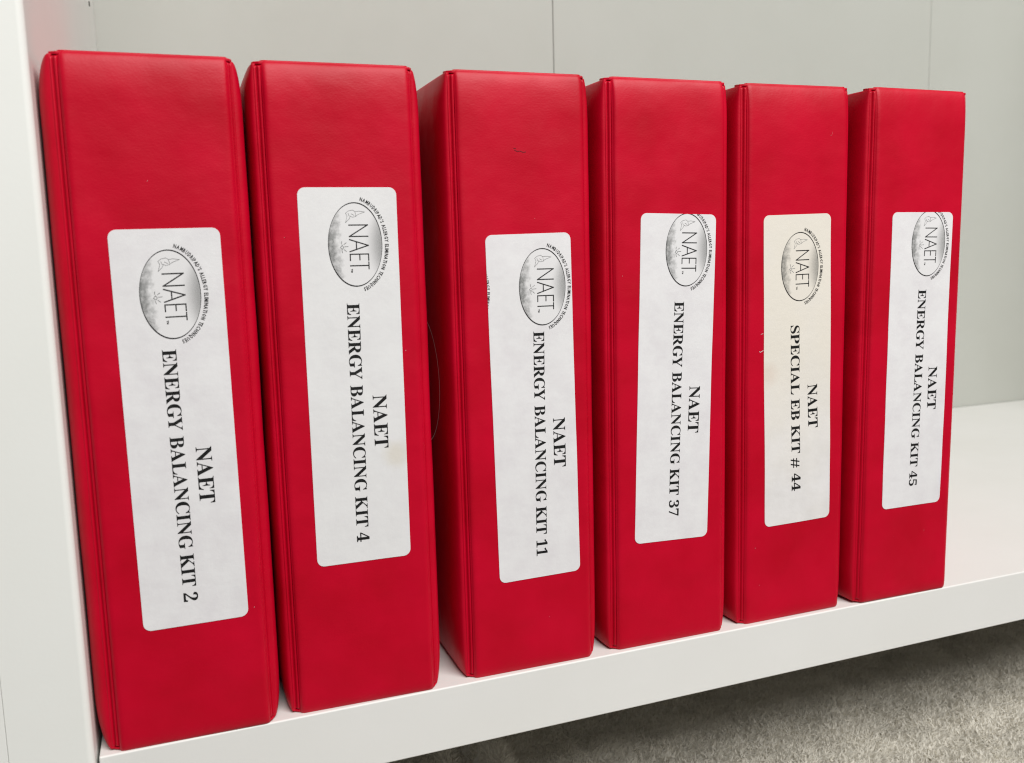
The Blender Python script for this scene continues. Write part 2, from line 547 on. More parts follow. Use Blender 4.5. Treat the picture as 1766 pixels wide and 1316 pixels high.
# ------------------------------------------------------------------ glyphs (outlines already cut into faces, units 1/1000 em)
GL = {
    'bE': ([(21,0),(21,25),(53,27),(77,33),(93,44),(104,60),(110,84),(112,116),(112,549),(110,587),(103,615),(93,634),(76,644),(53,651),(24,653),(24,678),(594,678),(594,476),(571,476),(559,532),(537,575),(507,605),(465,625),(411,637),(345,641),(326,641),(310,639),(298,638),(288,634),(282,628),(277,621),(274,610),(273,596),(272,578),(272,366),(288,366),(329,370),(361,381),(386,401),(405,428),(419,466),(429,514),(453,514),(453,176),(428,176),(423,213),(416,244),(407,270),(394,290),(378,306),(359,318),(335,325),(308,330),(276,331),(272,331),(272,100),(274,78),(278,62),(286,52),(299,46),(318,42),(343,41),(389,43),(430,48),(467,58),(498,71),(527,89),(552,112),(574,139),(594,173),(612,213),(640,213),(599,0)], [(14,16,15),(14,24,16),(24,23,16),(23,22,16),(22,21,16),(21,20,16),(20,17,16),(13,24,14),(12,24,13),(11,25,12),(25,24,12),(11,26,25),(11,27,26),(11,28,27),(11,29,28),(10,29,11),(10,30,29),(10,31,30),(9,31,10),(9,32,31),(9,33,32),(8,33,9),(8,34,33),(19,17,20),(7,34,8),(18,17,19),(40,42,41),(40,43,42),(39,43,40),(38,43,39),(37,43,38),(36,48,37),(48,47,37),(47,43,37),(35,49,36),(49,48,36),(7,35,34),(7,54,35),(54,53,35),(53,52,35),(52,51,35),(51,50,35),(50,49,35),(7,55,54),(46,43,47),(45,43,46),(44,43,45),(69,71,70),(69,72,71),(68,72,69),(67,72,68),(6,55,7),(66,72,67),(6,56,55),(65,72,66),(5,56,6),(5,57,56),(64,72,65),(5,58,57),(4,58,5),(63,72,64),(4,59,58),(62,72,63),(4,60,59),(3,60,4),(61,72,62),(3,61,60),(3,72,61),(2,72,3),(1,72,2),(0,72,1)], 0.657),
    'bN': ([(600,-16),(159,521),(159,117),(161,86),(167,62),(177,46),(192,36),(216,29),(248,26),(248,0),(27,0),(27,26),(49,27),(66,30),(81,35),(92,41),(100,50),(106,62),(110,76),(112,95),(113,117),(113,578),(84,613),(64,636),(54,645),(47,648),(38,651),(27,653),(27,678),(233,678),(582,251),(582,562),(581,584),(579,602),(575,617),(569,628),(560,636),(549,643),(534,647),(516,650),(493,653),(493,678),(714,678),(714,653),(683,650),(660,643),(645,633),(636,616),(630,593),(628,561),(628,-16)], [(27,29,28),(27,26,29),(26,25,29),(25,24,29),(24,30,29),(40,42,41),(40,43,42),(39,43,40),(39,44,43),(38,44,39),(38,45,44),(37,45,38),(23,30,24),(37,46,45),(36,46,37),(35,46,36),(22,30,23),(35,47,46),(34,47,35),(33,47,34),(33,48,47),(21,30,22),(32,48,33),(32,49,48),(31,49,32),(20,1,21),(1,30,21),(30,49,31),(30,50,49),(20,2,1),(0,30,1),(0,50,30),(19,2,20),(19,3,2),(18,3,19),(18,4,3),(17,4,18),(17,5,4),(16,5,17),(15,5,16),(15,6,5),(14,6,15),(14,7,6),(13,7,14),(12,7,13),(12,8,7),(11,8,12),(10,8,11),(10,9,8)], 0.728),
    'bR': ([(23,0),(23,26),(54,29),(77,36),(93,47),(103,64),(109,88),(111,120),(111,564),(109,593),(103,615),(93,631),(77,642),(54,649),(24,653),(24,678),(323,678),(415,673),(489,658),(547,634),(588,599),(613,554),(621,498),(604,425),(553,370),(469,333),(643,75),(654,60),(664,47),(674,38),(684,31),(697,27),(712,26),(715,26),(715,0),(504,0),(300,316),(271,316),(271,120),(273,88),(279,64),(289,47),(305,36),(329,29),(360,26),(360,0),(271,348),(303,348),(350,352),(388,364),(417,385),(436,414),(448,452),(452,500),(439,579),(400,626),(334,642),(310,641),(293,636),(282,629),(276,617),(272,599),(271,574)], [(14,16,15),(14,17,16),(14,18,17),(14,56,18),(56,19,18),(13,56,14),(12,56,13),(12,57,56),(55,19,56),(11,57,12),(11,58,57),(11,59,58),(55,20,19),(10,59,11),(10,60,59),(54,20,55),(10,61,60),(9,61,10),(54,21,20),(9,62,61),(8,62,9),(53,21,54),(8,46,62),(7,46,8),(53,22,21),(52,22,53),(52,23,22),(51,23,52),(51,24,23),(50,24,51),(49,24,50),(49,25,24),(48,25,49),(47,25,48),(7,37,46),(37,47,46),(37,25,47),(37,36,25),(36,26,25),(7,38,37),(35,26,36),(6,38,7),(6,39,38),(6,40,39),(5,40,6),(35,27,26),(4,40,5),(4,41,40),(35,28,27),(35,29,28),(3,41,4),(3,42,41),(35,30,29),(2,42,3),(2,43,42),(35,31,30),(2,44,43),(1,44,2),(35,32,31),(0,44,1),(0,45,44),(35,33,32),(35,34,33)], 0.701),
    'bG': ([(399,-15),(330,-10),(267,5),(211,29),(161,62),(119,104),(86,153),(61,209),(46,272),(41,341),(46,408),(61,469),(86,524),(119,573),(160,614),(208,648),(261,673),(320,688),(383,693),(436,689),(492,677),(550,656),(560,652),(569,650),(577,649),(588,650),(597,654),(604,660),(611,668),(617,679),(624,693),(651,693),(651,458),(625,458),(609,497),(591,532),(569,564),(545,592),(518,615),(490,635),(460,649),(430,657),(398,660),(297,624),(237,517),(217,339),(223,243),(240,163),(268,101),(306,55),(354,28),(410,19),(444,21),(470,29),(489,41),(500,57),(508,79),(510,106),(510,190),(508,218),(501,239),(490,254),(472,263),(446,269),(410,271),(410,295),(745,295),(745,271),(716,269),(694,263),(680,254),(671,240),(666,219),(664,191),(664,43),(576,11),(488,-9)], [(17,19,18),(29,31,30),(29,32,31),(17,20,19),(16,20,17),(28,32,29),(16,21,20),(15,42,16),(42,21,16),(27,32,28),(15,43,42),(41,21,42),(26,32,27),(40,21,41),(40,22,21),(25,32,26),(40,23,22),(24,32,25),(40,24,23),(40,39,24),(39,38,24),(38,37,24),(37,36,24),(36,32,24),(14,43,15),(14,44,43),(13,44,14),(12,44,13),(35,32,36),(34,32,35),(11,44,12),(11,45,44),(33,32,34),(10,45,11),(9,45,10),(8,45,9),(8,46,45),(64,66,65),(64,67,66),(7,46,8),(63,67,64),(63,68,67),(63,69,68),(62,69,63),(62,70,69),(61,70,62),(61,71,70),(60,71,61),(7,47,46),(60,72,71),(59,72,60),(59,73,72),(58,73,59),(6,47,7),(58,74,73),(57,74,58),(6,48,47),(5,48,6),(56,74,57),(4,48,5),(4,49,48),(55,74,56),(3,49,4),(54,74,55),(3,50,49),(54,75,74),(53,75,54),(2,50,3),(52,75,53),(2,51,50),(51,75,52),(2,75,51),(2,76,75),(1,76,2),(1,0,76)], 0.735),
    'bY': ([(151,0),(151,26),(182,29),(205,36),(221,47),(231,64),(237,88),(239,120),(239,266),(69,576),(52,605),(36,626),(21,639),(14,643),(8,646),(1,648),(-6,650),(-13,651),(-20,652),(-20,678),(308,678),(308,652),(291,652),(274,651),(260,648),(248,644),(239,637),(234,629),(232,620),(233,610),(237,597),(244,583),(370,336),(496,545),(509,569),(516,589),(519,607),(511,632),(486,647),(444,652),(439,652),(439,678),(654,678),(654,652),(637,648),(622,642),(609,632),(596,619),(583,603),(570,583),(399,303),(399,120),(401,88),(407,64),(417,47),(433,36),(457,29),(488,26),(488,0)], [(18,20,19),(18,21,20),(40,42,41),(40,43,42),(17,22,18),(22,21,18),(17,23,22),(39,43,40),(38,43,39),(38,44,43),(16,23,17),(16,24,23),(15,24,16),(38,45,44),(15,25,24),(14,25,15),(37,45,38),(13,25,14),(13,26,25),(12,26,13),(37,46,45),(11,26,12),(11,27,26),(36,46,37),(36,47,46),(11,28,27),(10,28,11),(10,29,28),(36,48,47),(10,30,29),(35,48,36),(9,30,10),(35,49,48),(9,31,30),(34,49,35),(9,32,31),(34,50,49),(8,32,9),(33,50,34),(32,50,33),(8,50,32),(8,51,50),(7,51,8),(6,51,7),(6,52,51),(6,53,52),(5,53,6),(4,53,5),(4,54,53),(3,54,4),(3,55,54),(2,55,3),(2,56,55),(2,57,56),(1,57,2),(0,57,1),(0,58,57)], 0.674),
    'bB': ([(24,0),(24,26),(54,29),(77,37),(93,48),(103,65),(109,90),(111,122),(111,549),(110,575),(107,597),(103,614),(96,627),(87,637),(76,645),(62,649),(44,652),(23,653),(23,678),(328,678),(474,661),(561,609),(590,522),(572,450),(518,399),(427,368),(536,332),(601,275),(623,196),(615,139),(592,90),(553,52),(499,23),(433,6),(354,0),(271,375),(280,375),(328,378),(365,389),(392,406),(410,431),(420,467),(424,514),(421,555),(414,589),(401,614),(382,632),(356,642),(322,646),(302,645),(288,640),(280,633),(275,621),(272,604),(271,582),(330,36),(369,40),(400,52),(422,73),(436,103),(445,142),(448,191),(444,241),(432,280),(413,309),(384,328),(344,340),(294,344),(271,344),(271,97),(272,77),(277,61),(284,50),(294,42),(310,38)], [(17,19,18),(17,20,19),(17,48,20),(48,47,20),(47,21,20),(16,48,17),(15,48,16),(14,48,15),(14,49,48),(13,49,14),(13,50,49),(46,21,47),(13,51,50),(12,51,13),(12,52,51),(45,21,46),(11,52,12),(11,53,52),(10,53,11),(44,21,45),(44,22,21),(10,54,53),(9,54,10),(43,22,44),(9,35,54),(8,35,9),(42,22,43),(7,35,8),(42,23,22),(41,23,42),(40,23,41),(40,24,23),(39,24,40),(38,24,39),(38,25,24),(37,25,38),(36,25,37),(7,36,35),(7,68,36),(68,25,36),(68,67,25),(67,26,25),(7,69,68),(66,26,67),(65,26,66),(65,27,26),(64,27,65),(63,27,64),(62,27,63),(62,28,27),(61,28,62),(61,29,28),(60,29,61),(59,29,60),(59,30,29),(6,69,7),(58,30,59),(6,70,69),(58,31,30),(5,70,6),(5,71,70),(57,31,58),(4,71,5),(4,72,71),(56,31,57),(56,32,31),(4,73,72),(3,73,4),(3,74,73),(55,32,56),(3,55,74),(2,55,3),(2,32,55),(1,32,2),(0,32,1),(0,33,32),(0,34,33)], 0.656),
    'bA': ([(-13,0),(-13,27),(5,29),(21,35),(35,45),(48,60),(60,82),(73,111),(307,694),(334,693),(572,129),(587,96),(600,70),(612,51),(625,38),(641,30),(660,27),(660,0),(341,0),(341,27),(386,32),(413,45),(422,68),(420,80),(415,98),(406,121),(376,197),(154,197),(117,105),(115,100),(114,94),(113,88),(112,81),(111,76),(111,72),(119,47),(143,32),(184,27),(190,27),(190,0),(169,239),(360,239),(263,475)], [(7,9,8),(7,42,9),(42,10,9),(7,40,42),(41,10,42),(7,27,40),(27,41,40),(27,26,41),(26,10,41),(7,28,27),(25,10,26),(25,11,10),(24,11,25),(6,28,7),(6,29,28),(6,30,29),(23,11,24),(23,12,11),(6,31,30),(6,32,31),(5,32,6),(5,33,32),(22,12,23),(5,34,33),(5,35,34),(22,13,12),(21,13,22),(4,35,5),(21,14,13),(4,36,35),(20,14,21),(3,36,4),(20,15,14),(2,36,3),(2,37,36),(19,15,20),(19,16,15),(1,37,2),(0,37,1),(0,38,37),(0,39,38),(18,16,19),(18,17,16)], 0.683),
    'bL': ([(23,0),(23,26),(54,29),(77,36),(93,47),(103,64),(109,88),(111,120),(111,564),(109,594),(103,617),(93,633),(77,643),(54,650),(24,653),(24,678),(372,678),(372,653),(347,652),(327,650),(310,646),(297,640),(287,631),(280,620),(275,605),(272,587),(271,564),(271,123),(272,102),(273,84),(276,70),(281,59),(288,52),(298,47),(310,43),(327,42),(348,41),(393,43),(434,49),(469,59),(499,74),(527,93),(551,119),(572,149),(591,187),(609,230),(636,230),(598,0)], [(14,16,15),(14,17,16),(13,17,14),(13,18,17),(13,19,18),(13,20,19),(12,20,13),(12,21,20),(11,21,12),(11,22,21),(10,22,11),(10,23,22),(10,24,23),(9,24,10),(9,25,24),(8,25,9),(8,26,25),(7,26,8),(7,27,26),(44,46,45),(44,47,46),(43,47,44),(42,47,43),(7,28,27),(6,28,7),(41,47,42),(6,29,28),(40,47,41),(5,29,6),(5,30,29),(39,47,40),(5,31,30),(4,31,5),(4,32,31),(38,47,39),(4,33,32),(37,47,38),(3,33,4),(3,34,33),(3,35,34),(36,47,37),(3,36,35),(3,47,36),(2,47,3),(1,47,2),(0,47,1)], 0.632),
    'bC': ([(382,-16),(318,-11),(259,4),(205,30),(157,64),(116,106),(83,156),(59,212),(44,273),(39,340),(44,406),(59,467),(84,523),(117,572),(158,613),(207,648),(261,673),(321,688),(386,693),(434,689),(488,676),(547,655),(557,651),(567,649),(577,648),(599,653),(614,668),(624,693),(650,693),(650,459),(625,459),(599,517),(568,566),(531,606),(489,636),(443,654),(395,660),(294,624),(234,516),(214,337),(236,169),(303,69),(414,35),(454,38),(494,49),(533,67),(571,91),(606,121),(638,158),(666,132),(589,50),(494,0)], [(17,19,18),(26,28,27),(26,29,28),(17,20,19),(16,20,17),(16,21,20),(15,36,16),(36,21,16),(25,29,26),(15,37,36),(35,21,36),(35,22,21),(34,22,35),(24,29,25),(34,23,22),(34,24,23),(34,33,24),(33,32,24),(32,29,24),(14,37,15),(14,38,37),(13,38,14),(12,38,13),(31,29,32),(11,38,12),(30,29,31),(11,39,38),(10,39,11),(9,39,10),(8,39,9),(8,40,39),(7,40,8),(6,40,7),(6,41,40),(47,49,48),(5,41,6),(47,50,49),(46,50,47),(4,41,5),(45,50,46),(4,42,41),(44,50,45),(3,42,4),(44,51,50),(43,51,44),(42,51,43),(3,51,42),(2,51,3),(1,51,2),(1,0,51)], 0.678),
    'bI': ([(20,0),(20,26),(50,31),(74,38),(91,48),(103,63),(110,84),(112,112),(112,576),(110,603),(104,623),(94,637),(78,645),(53,650),(20,653),(20,678),(364,678),(364,653),(332,650),(308,645),(292,637),(281,623),(274,603),(272,576),(272,115),(273,96),(275,79),(279,66),(285,55),(294,46),(307,39),(322,34),(342,29),(366,26),(366,0)], [(14,16,15),(14,17,16),(13,17,14),(13,18,17),(12,18,13),(12,19,18),(11,19,12),(11,20,19),(10,20,11),(10,21,20),(9,21,10),(9,22,21),(8,22,9),(8,23,22),(7,23,8),(7,24,23),(7,25,24),(6,25,7),(6,26,25),(5,26,6),(5,27,26),(5,28,27),(4,28,5),(4,29,28),(3,29,4),(3,30,29),(3,31,30),(2,31,3),(2,32,31),(1,32,2),(1,33,32),(0,33,1),(0,34,33)], 0.388),
    'bK': ([(24,0),(24,26),(55,29),(78,36),(94,47),(104,64),(110,88),(112,120),(112,564),(110,593),(104,615),(94,632),(78,643),(55,650),(25,653),(25,678),(361,678),(361,653),(338,651),(320,647),(305,643),(294,637),(285,629),(279,618),(275,604),(273,586),(272,564),(272,348),(478,556),(501,582),(514,604),(519,623),(509,640),(481,650),(433,653),(433,678),(723,678),(723,653),(710,653),(650,640),(584,601),(513,537),(403,424),(690,69),(702,56),(714,45),(725,37),(738,31),(754,28),(773,26),(773,0),(418,0),(418,26),(432,26),(444,26),(456,27),(465,28),(473,29),(479,31),(489,36),(495,43),(497,51),(494,63),(485,79),(471,98),(297,318),(272,295),(272,120),(274,88),(280,64),(290,47),(306,36),(330,29),(361,26),(361,0)], [(14,16,15),(14,17,16),(34,36,35),(34,37,36),(13,17,14),(13,18,17),(33,38,34),(38,37,34),(33,39,38),(13,19,18),(12,19,13),(32,39,33),(12,20,19),(12,21,20),(11,21,12),(32,40,39),(31,40,32),(11,22,21),(10,22,11),(10,23,22),(30,40,31),(10,24,23),(9,24,10),(9,25,24),(29,40,30),(29,41,40),(8,25,9),(8,26,25),(28,41,29),(7,26,8),(7,27,26),(27,41,28),(27,42,41),(27,43,42),(7,66,27),(66,65,27),(65,43,27),(64,43,65),(7,67,66),(6,67,7),(6,68,67),(63,43,64),(6,69,68),(5,69,6),(62,43,63),(62,44,43),(4,69,5),(4,70,69),(61,44,62),(61,45,44),(60,45,61),(3,70,4),(3,71,70),(60,46,45),(59,46,60),(59,47,46),(58,47,59),(2,71,3),(2,72,71),(58,48,47),(57,48,58),(2,73,72),(56,48,57),(1,73,2),(55,48,56),(55,49,48),(54,49,55),(53,49,54),(52,49,53),(0,73,1),(0,74,73),(51,49,52),(51,50,49)], 0.756),
    'bT': ([(137,0),(137,26),(169,28),(194,35),(212,46),(223,63),(230,88),(232,120),(232,645),(222,645),(173,640),(131,625),(97,601),(71,567),(53,524),(43,473),(16,473),(16,678),(611,678),(611,472),(586,472),(558,568),(496,626),(400,645),(392,645),(392,120),(394,87),(401,62),(412,45),(429,34),(454,28),(488,26),(488,0)], [(16,13,17),(13,12,17),(12,11,17),(11,10,17),(10,9,17),(9,18,17),(9,8,18),(8,24,18),(24,23,18),(23,22,18),(22,21,18),(21,19,18),(7,24,8),(7,25,24),(20,19,21),(16,14,13),(16,15,14),(6,25,7),(6,26,25),(5,26,6),(5,27,26),(4,27,5),(4,28,27),(3,28,4),(3,29,28),(2,29,3),(2,30,29),(1,30,2),(1,31,30),(0,31,1),(0,32,31)], 0.634),
    'bS': ([(64,-16),(64,235),(93,235),(112,169),(136,115),(166,74),(202,45),(244,28),(293,22),(328,26),(358,36),(383,54),(401,76),(411,103),(415,133),(406,174),(379,209),(335,238),(242,284),(189,313),(147,344),(115,376),(92,411),(79,450),(74,494),(77,533),(86,568),(100,600),(120,627),(143,650),(172,669),(203,683),(238,691),(275,694),(296,693),(318,691),(342,687),(366,682),(393,675),(420,667),(425,666),(430,665),(434,664),(438,663),(442,662),(446,662),(461,666),(471,676),(477,694),(505,694),(505,475),(480,475),(469,511),(455,543),(437,573),(417,599),(394,621),(370,639),(343,652),(317,659),(289,662),(257,659),(230,650),(208,635),(191,615),(181,592),(178,566),(181,541),(190,520),(204,501),(224,484),(250,467),(281,451),(377,406),(415,387),(447,367),(473,347),(493,326),(509,303),(521,280),(529,255),(533,228),(535,198),(532,157),(521,120),(505,86),(481,56),(453,32),(418,12),(378,-3),(334,-12),(286,-15),(269,-15),(253,-13),(236,-12),(219,-9),(203,-4),(187,1),(171,6),(158,11),(147,14),(137,16),(130,18),(126,18),(116,17),(109,15),(103,11),(99,4),(95,-5),(91,-16)], [(32,34,33),(47,49,48),(47,50,49),(32,35,34),(31,35,32),(31,36,35),(31,37,36),(30,37,31),(30,38,37),(46,50,47),(30,39,38),(29,60,30),(60,39,30),(60,40,39),(60,41,40),(45,50,46),(60,42,41),(60,43,42),(60,44,43),(60,45,44),(29,61,60),(59,45,60),(59,58,45),(58,57,45),(57,56,45),(56,55,45),(55,54,45),(54,50,45),(29,62,61),(28,62,29),(28,63,62),(28,64,63),(27,64,28),(27,65,64),(26,65,27),(26,66,65),(53,50,54),(25,66,26),(25,67,66),(52,50,53),(25,68,67),(24,68,25),(24,69,68),(51,50,52),(24,70,69),(23,70,24),(23,71,70),(23,72,71),(23,73,72),(22,73,23),(21,73,22),(21,74,73),(21,75,74),(20,75,21),(20,76,75),(20,77,76),(19,77,20),(19,78,77),(18,78,19),(18,79,78),(17,79,18),(17,80,79),(17,81,80),(16,81,17),(0,2,1),(0,3,2),(16,82,81),(15,82,16),(15,83,82),(14,83,15),(0,4,3),(14,84,83),(13,84,14),(13,85,84),(0,5,4),(12,85,13),(12,86,85),(11,86,12),(0,105,5),(105,6,5),(11,87,86),(10,87,11),(105,104,6),(104,103,6),(103,7,6),(9,87,10),(9,88,87),(103,8,7),(8,88,9),(103,88,8),(102,88,103),(101,88,102),(100,88,101),(0,106,105),(99,88,100),(99,89,88),(98,89,99),(0,107,106),(97,89,98),(0,108,107),(96,89,97),(96,90,89),(95,90,96),(0,109,108),(94,90,95),(93,90,94),(93,91,90),(92,91,93)], 0.537),
    'bP': ([(23,0),(23,26),(54,29),(77,36),(93,47),(103,64),(109,88),(111,120),(111,564),(109,593),(103,615),(93,631),(77,642),(54,649),(24,653),(24,678),(318,678),(395,675),(456,668),(500,655),(532,638),(558,617),(580,592),(596,563),(606,530),(609,494),(602,441),(581,396),(546,358),(497,329),(435,312),(360,306),(271,306),(271,120),(273,88),(279,64),(289,47),(305,36),(329,29),(360,26),(360,0),(271,342),(300,342),(345,346),(379,357),(405,376),(421,404),(432,442),(435,490),(432,537),(424,576),(410,605),(388,626),(359,638),(322,642),(304,641),(291,637),(282,631),(276,622),(272,609),(271,593)], [(14,16,15),(14,17,16),(14,18,17),(14,19,18),(14,20,19),(13,20,14),(12,54,13),(54,20,13),(12,55,54),(53,20,54),(11,55,12),(11,56,55),(53,21,20),(52,21,53),(11,57,56),(10,57,11),(10,58,57),(51,21,52),(10,59,58),(51,22,21),(9,59,10),(9,60,59),(50,22,51),(9,41,60),(8,41,9),(50,23,22),(49,23,50),(7,41,8),(49,24,23),(48,24,49),(48,25,24),(48,26,25),(47,26,48),(46,26,47),(46,27,26),(45,27,46),(45,28,27),(44,28,45),(44,29,28),(43,29,44),(42,29,43),(7,42,41),(7,32,42),(32,29,42),(32,30,29),(32,31,30),(7,33,32),(6,33,7),(6,34,33),(6,35,34),(5,35,6),(4,35,5),(4,36,35),(3,36,4),(3,37,36),(2,37,3),(2,38,37),(2,39,38),(1,39,2),(0,39,1),(0,40,39)], 0.619),
    'b1': ([(97,0),(97,53),(179,53),(195,55),(207,59),(217,67),(224,79),(228,96),(229,118),(229,619),(205,590),(182,565),(161,544),(140,528),(120,518),(100,515),(85,517),(71,524),(59,535),(50,550),(44,568),(42,589),(63,595),(85,603),(110,613),(136,626),(165,644),(196,666),(266,718),(378,718),(378,118),(379,99),(382,83),(388,70),(397,61),(411,55),(429,53),(510,53),(510,0)], [(27,29,28),(27,9,29),(9,30,29),(26,9,27),(25,9,26),(24,9,25),(24,10,9),(8,30,9),(23,10,24),(22,10,23),(21,10,22),(21,11,10),(20,11,21),(19,11,20),(19,12,11),(18,12,19),(18,13,12),(17,13,18),(17,14,13),(16,14,17),(16,15,14),(7,30,8),(7,31,30),(7,32,31),(6,32,7),(6,33,32),(5,33,6),(5,34,33),(4,34,5),(4,35,34),(3,35,4),(3,36,35),(2,36,3),(0,2,1),(0,36,2),(0,37,36),(0,38,37)], 0.537),
    'b2': ([(35,0),(35,103),(183,254),(221,294),(253,331),(278,365),(298,397),(313,427),(324,457),(331,487),(336,519),(337,553),(335,588),(328,615),(316,637),(300,651),(281,660),(259,663),(228,658),(205,644),(188,620),(176,586),(169,543),(167,490),(131,493),(101,500),(75,513),(55,531),(43,557),(39,589),(42,612),(50,635),(64,656),(83,675),(107,692),(137,706),(172,716),(213,722),(259,724),(328,719),(385,704),(430,680),(462,646),(481,606),(488,558),(487,535),(482,512),(476,490),(465,467),(452,443),(434,418),(412,391),(386,360),(355,328),(319,291),(277,250),(230,205),(130,110),(363,110),(383,112),(400,118),(416,128),(429,142),(439,159),(446,179),(454,210),(513,210),(508,0)], [(37,39,38),(36,39,37),(36,40,39),(35,40,36),(34,40,35),(34,41,40),(33,41,34),(33,17,41),(17,42,41),(32,17,33),(32,18,17),(16,42,17),(15,42,16),(32,19,18),(31,19,32),(14,42,15),(14,43,42),(31,20,19),(13,43,14),(30,20,31),(30,21,20),(12,43,13),(29,21,30),(12,44,43),(28,21,29),(11,44,12),(28,22,21),(11,45,44),(27,22,28),(10,45,11),(27,23,22),(10,46,45),(26,23,27),(9,46,10),(25,23,26),(9,47,46),(24,23,25),(9,48,47),(8,48,9),(8,49,48),(7,49,8),(7,50,49),(6,50,7),(6,51,50),(5,51,6),(5,52,51),(4,52,5),(4,53,52),(3,53,4),(3,54,53),(2,54,3),(2,55,54),(1,55,2),(1,56,55),(64,66,65),(64,67,66),(1,57,56),(63,67,64),(62,67,63),(61,67,62),(60,67,61),(59,67,60),(58,67,59),(1,58,57),(1,67,58),(0,67,1)], 0.544),
    'b3': ([(243,-10),(196,-8),(155,-2),(121,7),(92,19),(68,34),(51,52),(38,70),(31,90),(28,110),(31,133),(39,153),(54,168),(71,179),(91,186),(113,188),(117,149),(128,117),(147,92),(172,74),(202,64),(236,60),(257,61),(278,66),(297,73),(314,84),(329,99),(342,118),(351,142),(357,172),(359,207),(355,243),(341,274),(319,301),(288,322),(250,334),(204,338),(142,338),(142,400),(208,400),(248,405),(280,418),(304,441),(321,470),(332,506),(335,547),(333,580),(326,609),(314,632),(298,649),(277,660),(252,663),(230,661),(212,653),(198,641),(187,624),(178,605),(173,583),(169,558),(167,534),(166,508),(128,510),(96,518),(70,530),(51,547),(40,569),(36,597),(42,631),(61,661),(92,687),(135,708),(190,720),(257,724),(323,719),(380,705),(426,682),(460,649),(481,609),(488,561),(483,519),(468,481),(444,449),(412,421),(376,398),(335,381),(362,375),(389,366),(416,355),(442,340),(465,321),(485,300),(501,273),(510,242),(513,206),(511,168),(503,133),(491,104),(474,78),(453,56),(430,37),(403,22),(374,10),(343,1),(311,-5),(277,-9)], [(71,73,72),(70,73,71),(70,74,73),(69,74,70),(69,75,74),(68,75,69),(68,51,75),(51,76,75),(68,52,51),(50,76,51),(67,52,68),(67,53,52),(49,76,50),(67,54,53),(48,76,49),(48,77,76),(67,55,54),(47,77,48),(66,55,67),(66,56,55),(47,78,77),(46,78,47),(66,57,56),(65,57,66),(65,58,57),(45,78,46),(64,58,65),(45,79,78),(64,59,58),(44,79,45),(63,59,64),(63,60,59),(62,60,63),(44,80,79),(61,60,62),(43,80,44),(43,81,80),(42,81,43),(42,82,81),(41,82,42),(41,83,82),(40,83,41),(39,83,40),(37,39,38),(37,83,39),(37,84,83),(37,85,84),(37,86,85),(37,87,86),(37,88,87),(37,36,88),(36,89,88),(35,89,36),(34,89,35),(33,89,34),(33,90,89),(32,90,33),(32,91,90),(31,91,32),(31,92,91),(30,92,31),(30,93,92),(29,93,30),(29,94,93),(14,16,15),(13,16,14),(12,16,13),(28,94,29),(11,16,12),(28,95,94),(10,16,11),(10,17,16),(27,95,28),(27,96,95),(9,17,10),(26,96,27),(9,18,17),(8,18,9),(26,97,96),(25,97,26),(8,19,18),(7,19,8),(24,97,25),(24,98,97),(7,20,19),(23,98,24),(6,20,7),(22,98,23),(6,21,20),(21,98,22),(6,98,21),(6,99,98),(5,99,6),(5,100,99),(4,100,5),(4,101,100),(3,101,4),(3,102,101),(2,102,3),(2,103,102),(1,103,2),(1,104,103),(0,104,1)], 0.551),
    'b4': ([(180,0),(180,53),(208,53),(230,54),(249,59),(266,66),(279,78),(287,98),(290,125),(290,186),(13,186),(13,247),(297,714),(436,714),(436,252),(540,252),(540,186),(436,186),(436,125),(439,98),(447,78),(460,66),(477,59),(496,54),(518,53),(531,53),(531,0),(83,252),(290,252),(290,427),(290,457),(291,489),(292,522),(293,555),(295,588),(297,619),(293,610),(288,599),(282,587),(274,573),(267,559),(259,545),(250,530),(243,516),(235,503),(228,491),(223,482),(218,475)], [(11,35,12),(35,13,12),(35,14,13),(11,36,35),(34,14,35),(11,37,36),(11,38,37),(33,14,34),(11,39,38),(11,40,39),(11,41,40),(32,14,33),(11,42,41),(11,43,42),(31,14,32),(11,44,43),(11,45,44),(11,46,45),(30,14,31),(11,47,46),(11,27,47),(29,14,30),(28,14,29),(11,28,27),(11,14,28),(11,15,14),(11,16,15),(10,16,11),(9,16,10),(8,17,9),(17,16,9),(8,18,17),(7,18,8),(7,19,18),(6,19,7),(6,20,19),(5,20,6),(5,21,20),(4,21,5),(4,22,21),(3,22,4),(3,23,22),(2,23,3),(2,24,23),(0,2,1),(0,24,2),(0,25,24),(0,26,25)], 0.566),
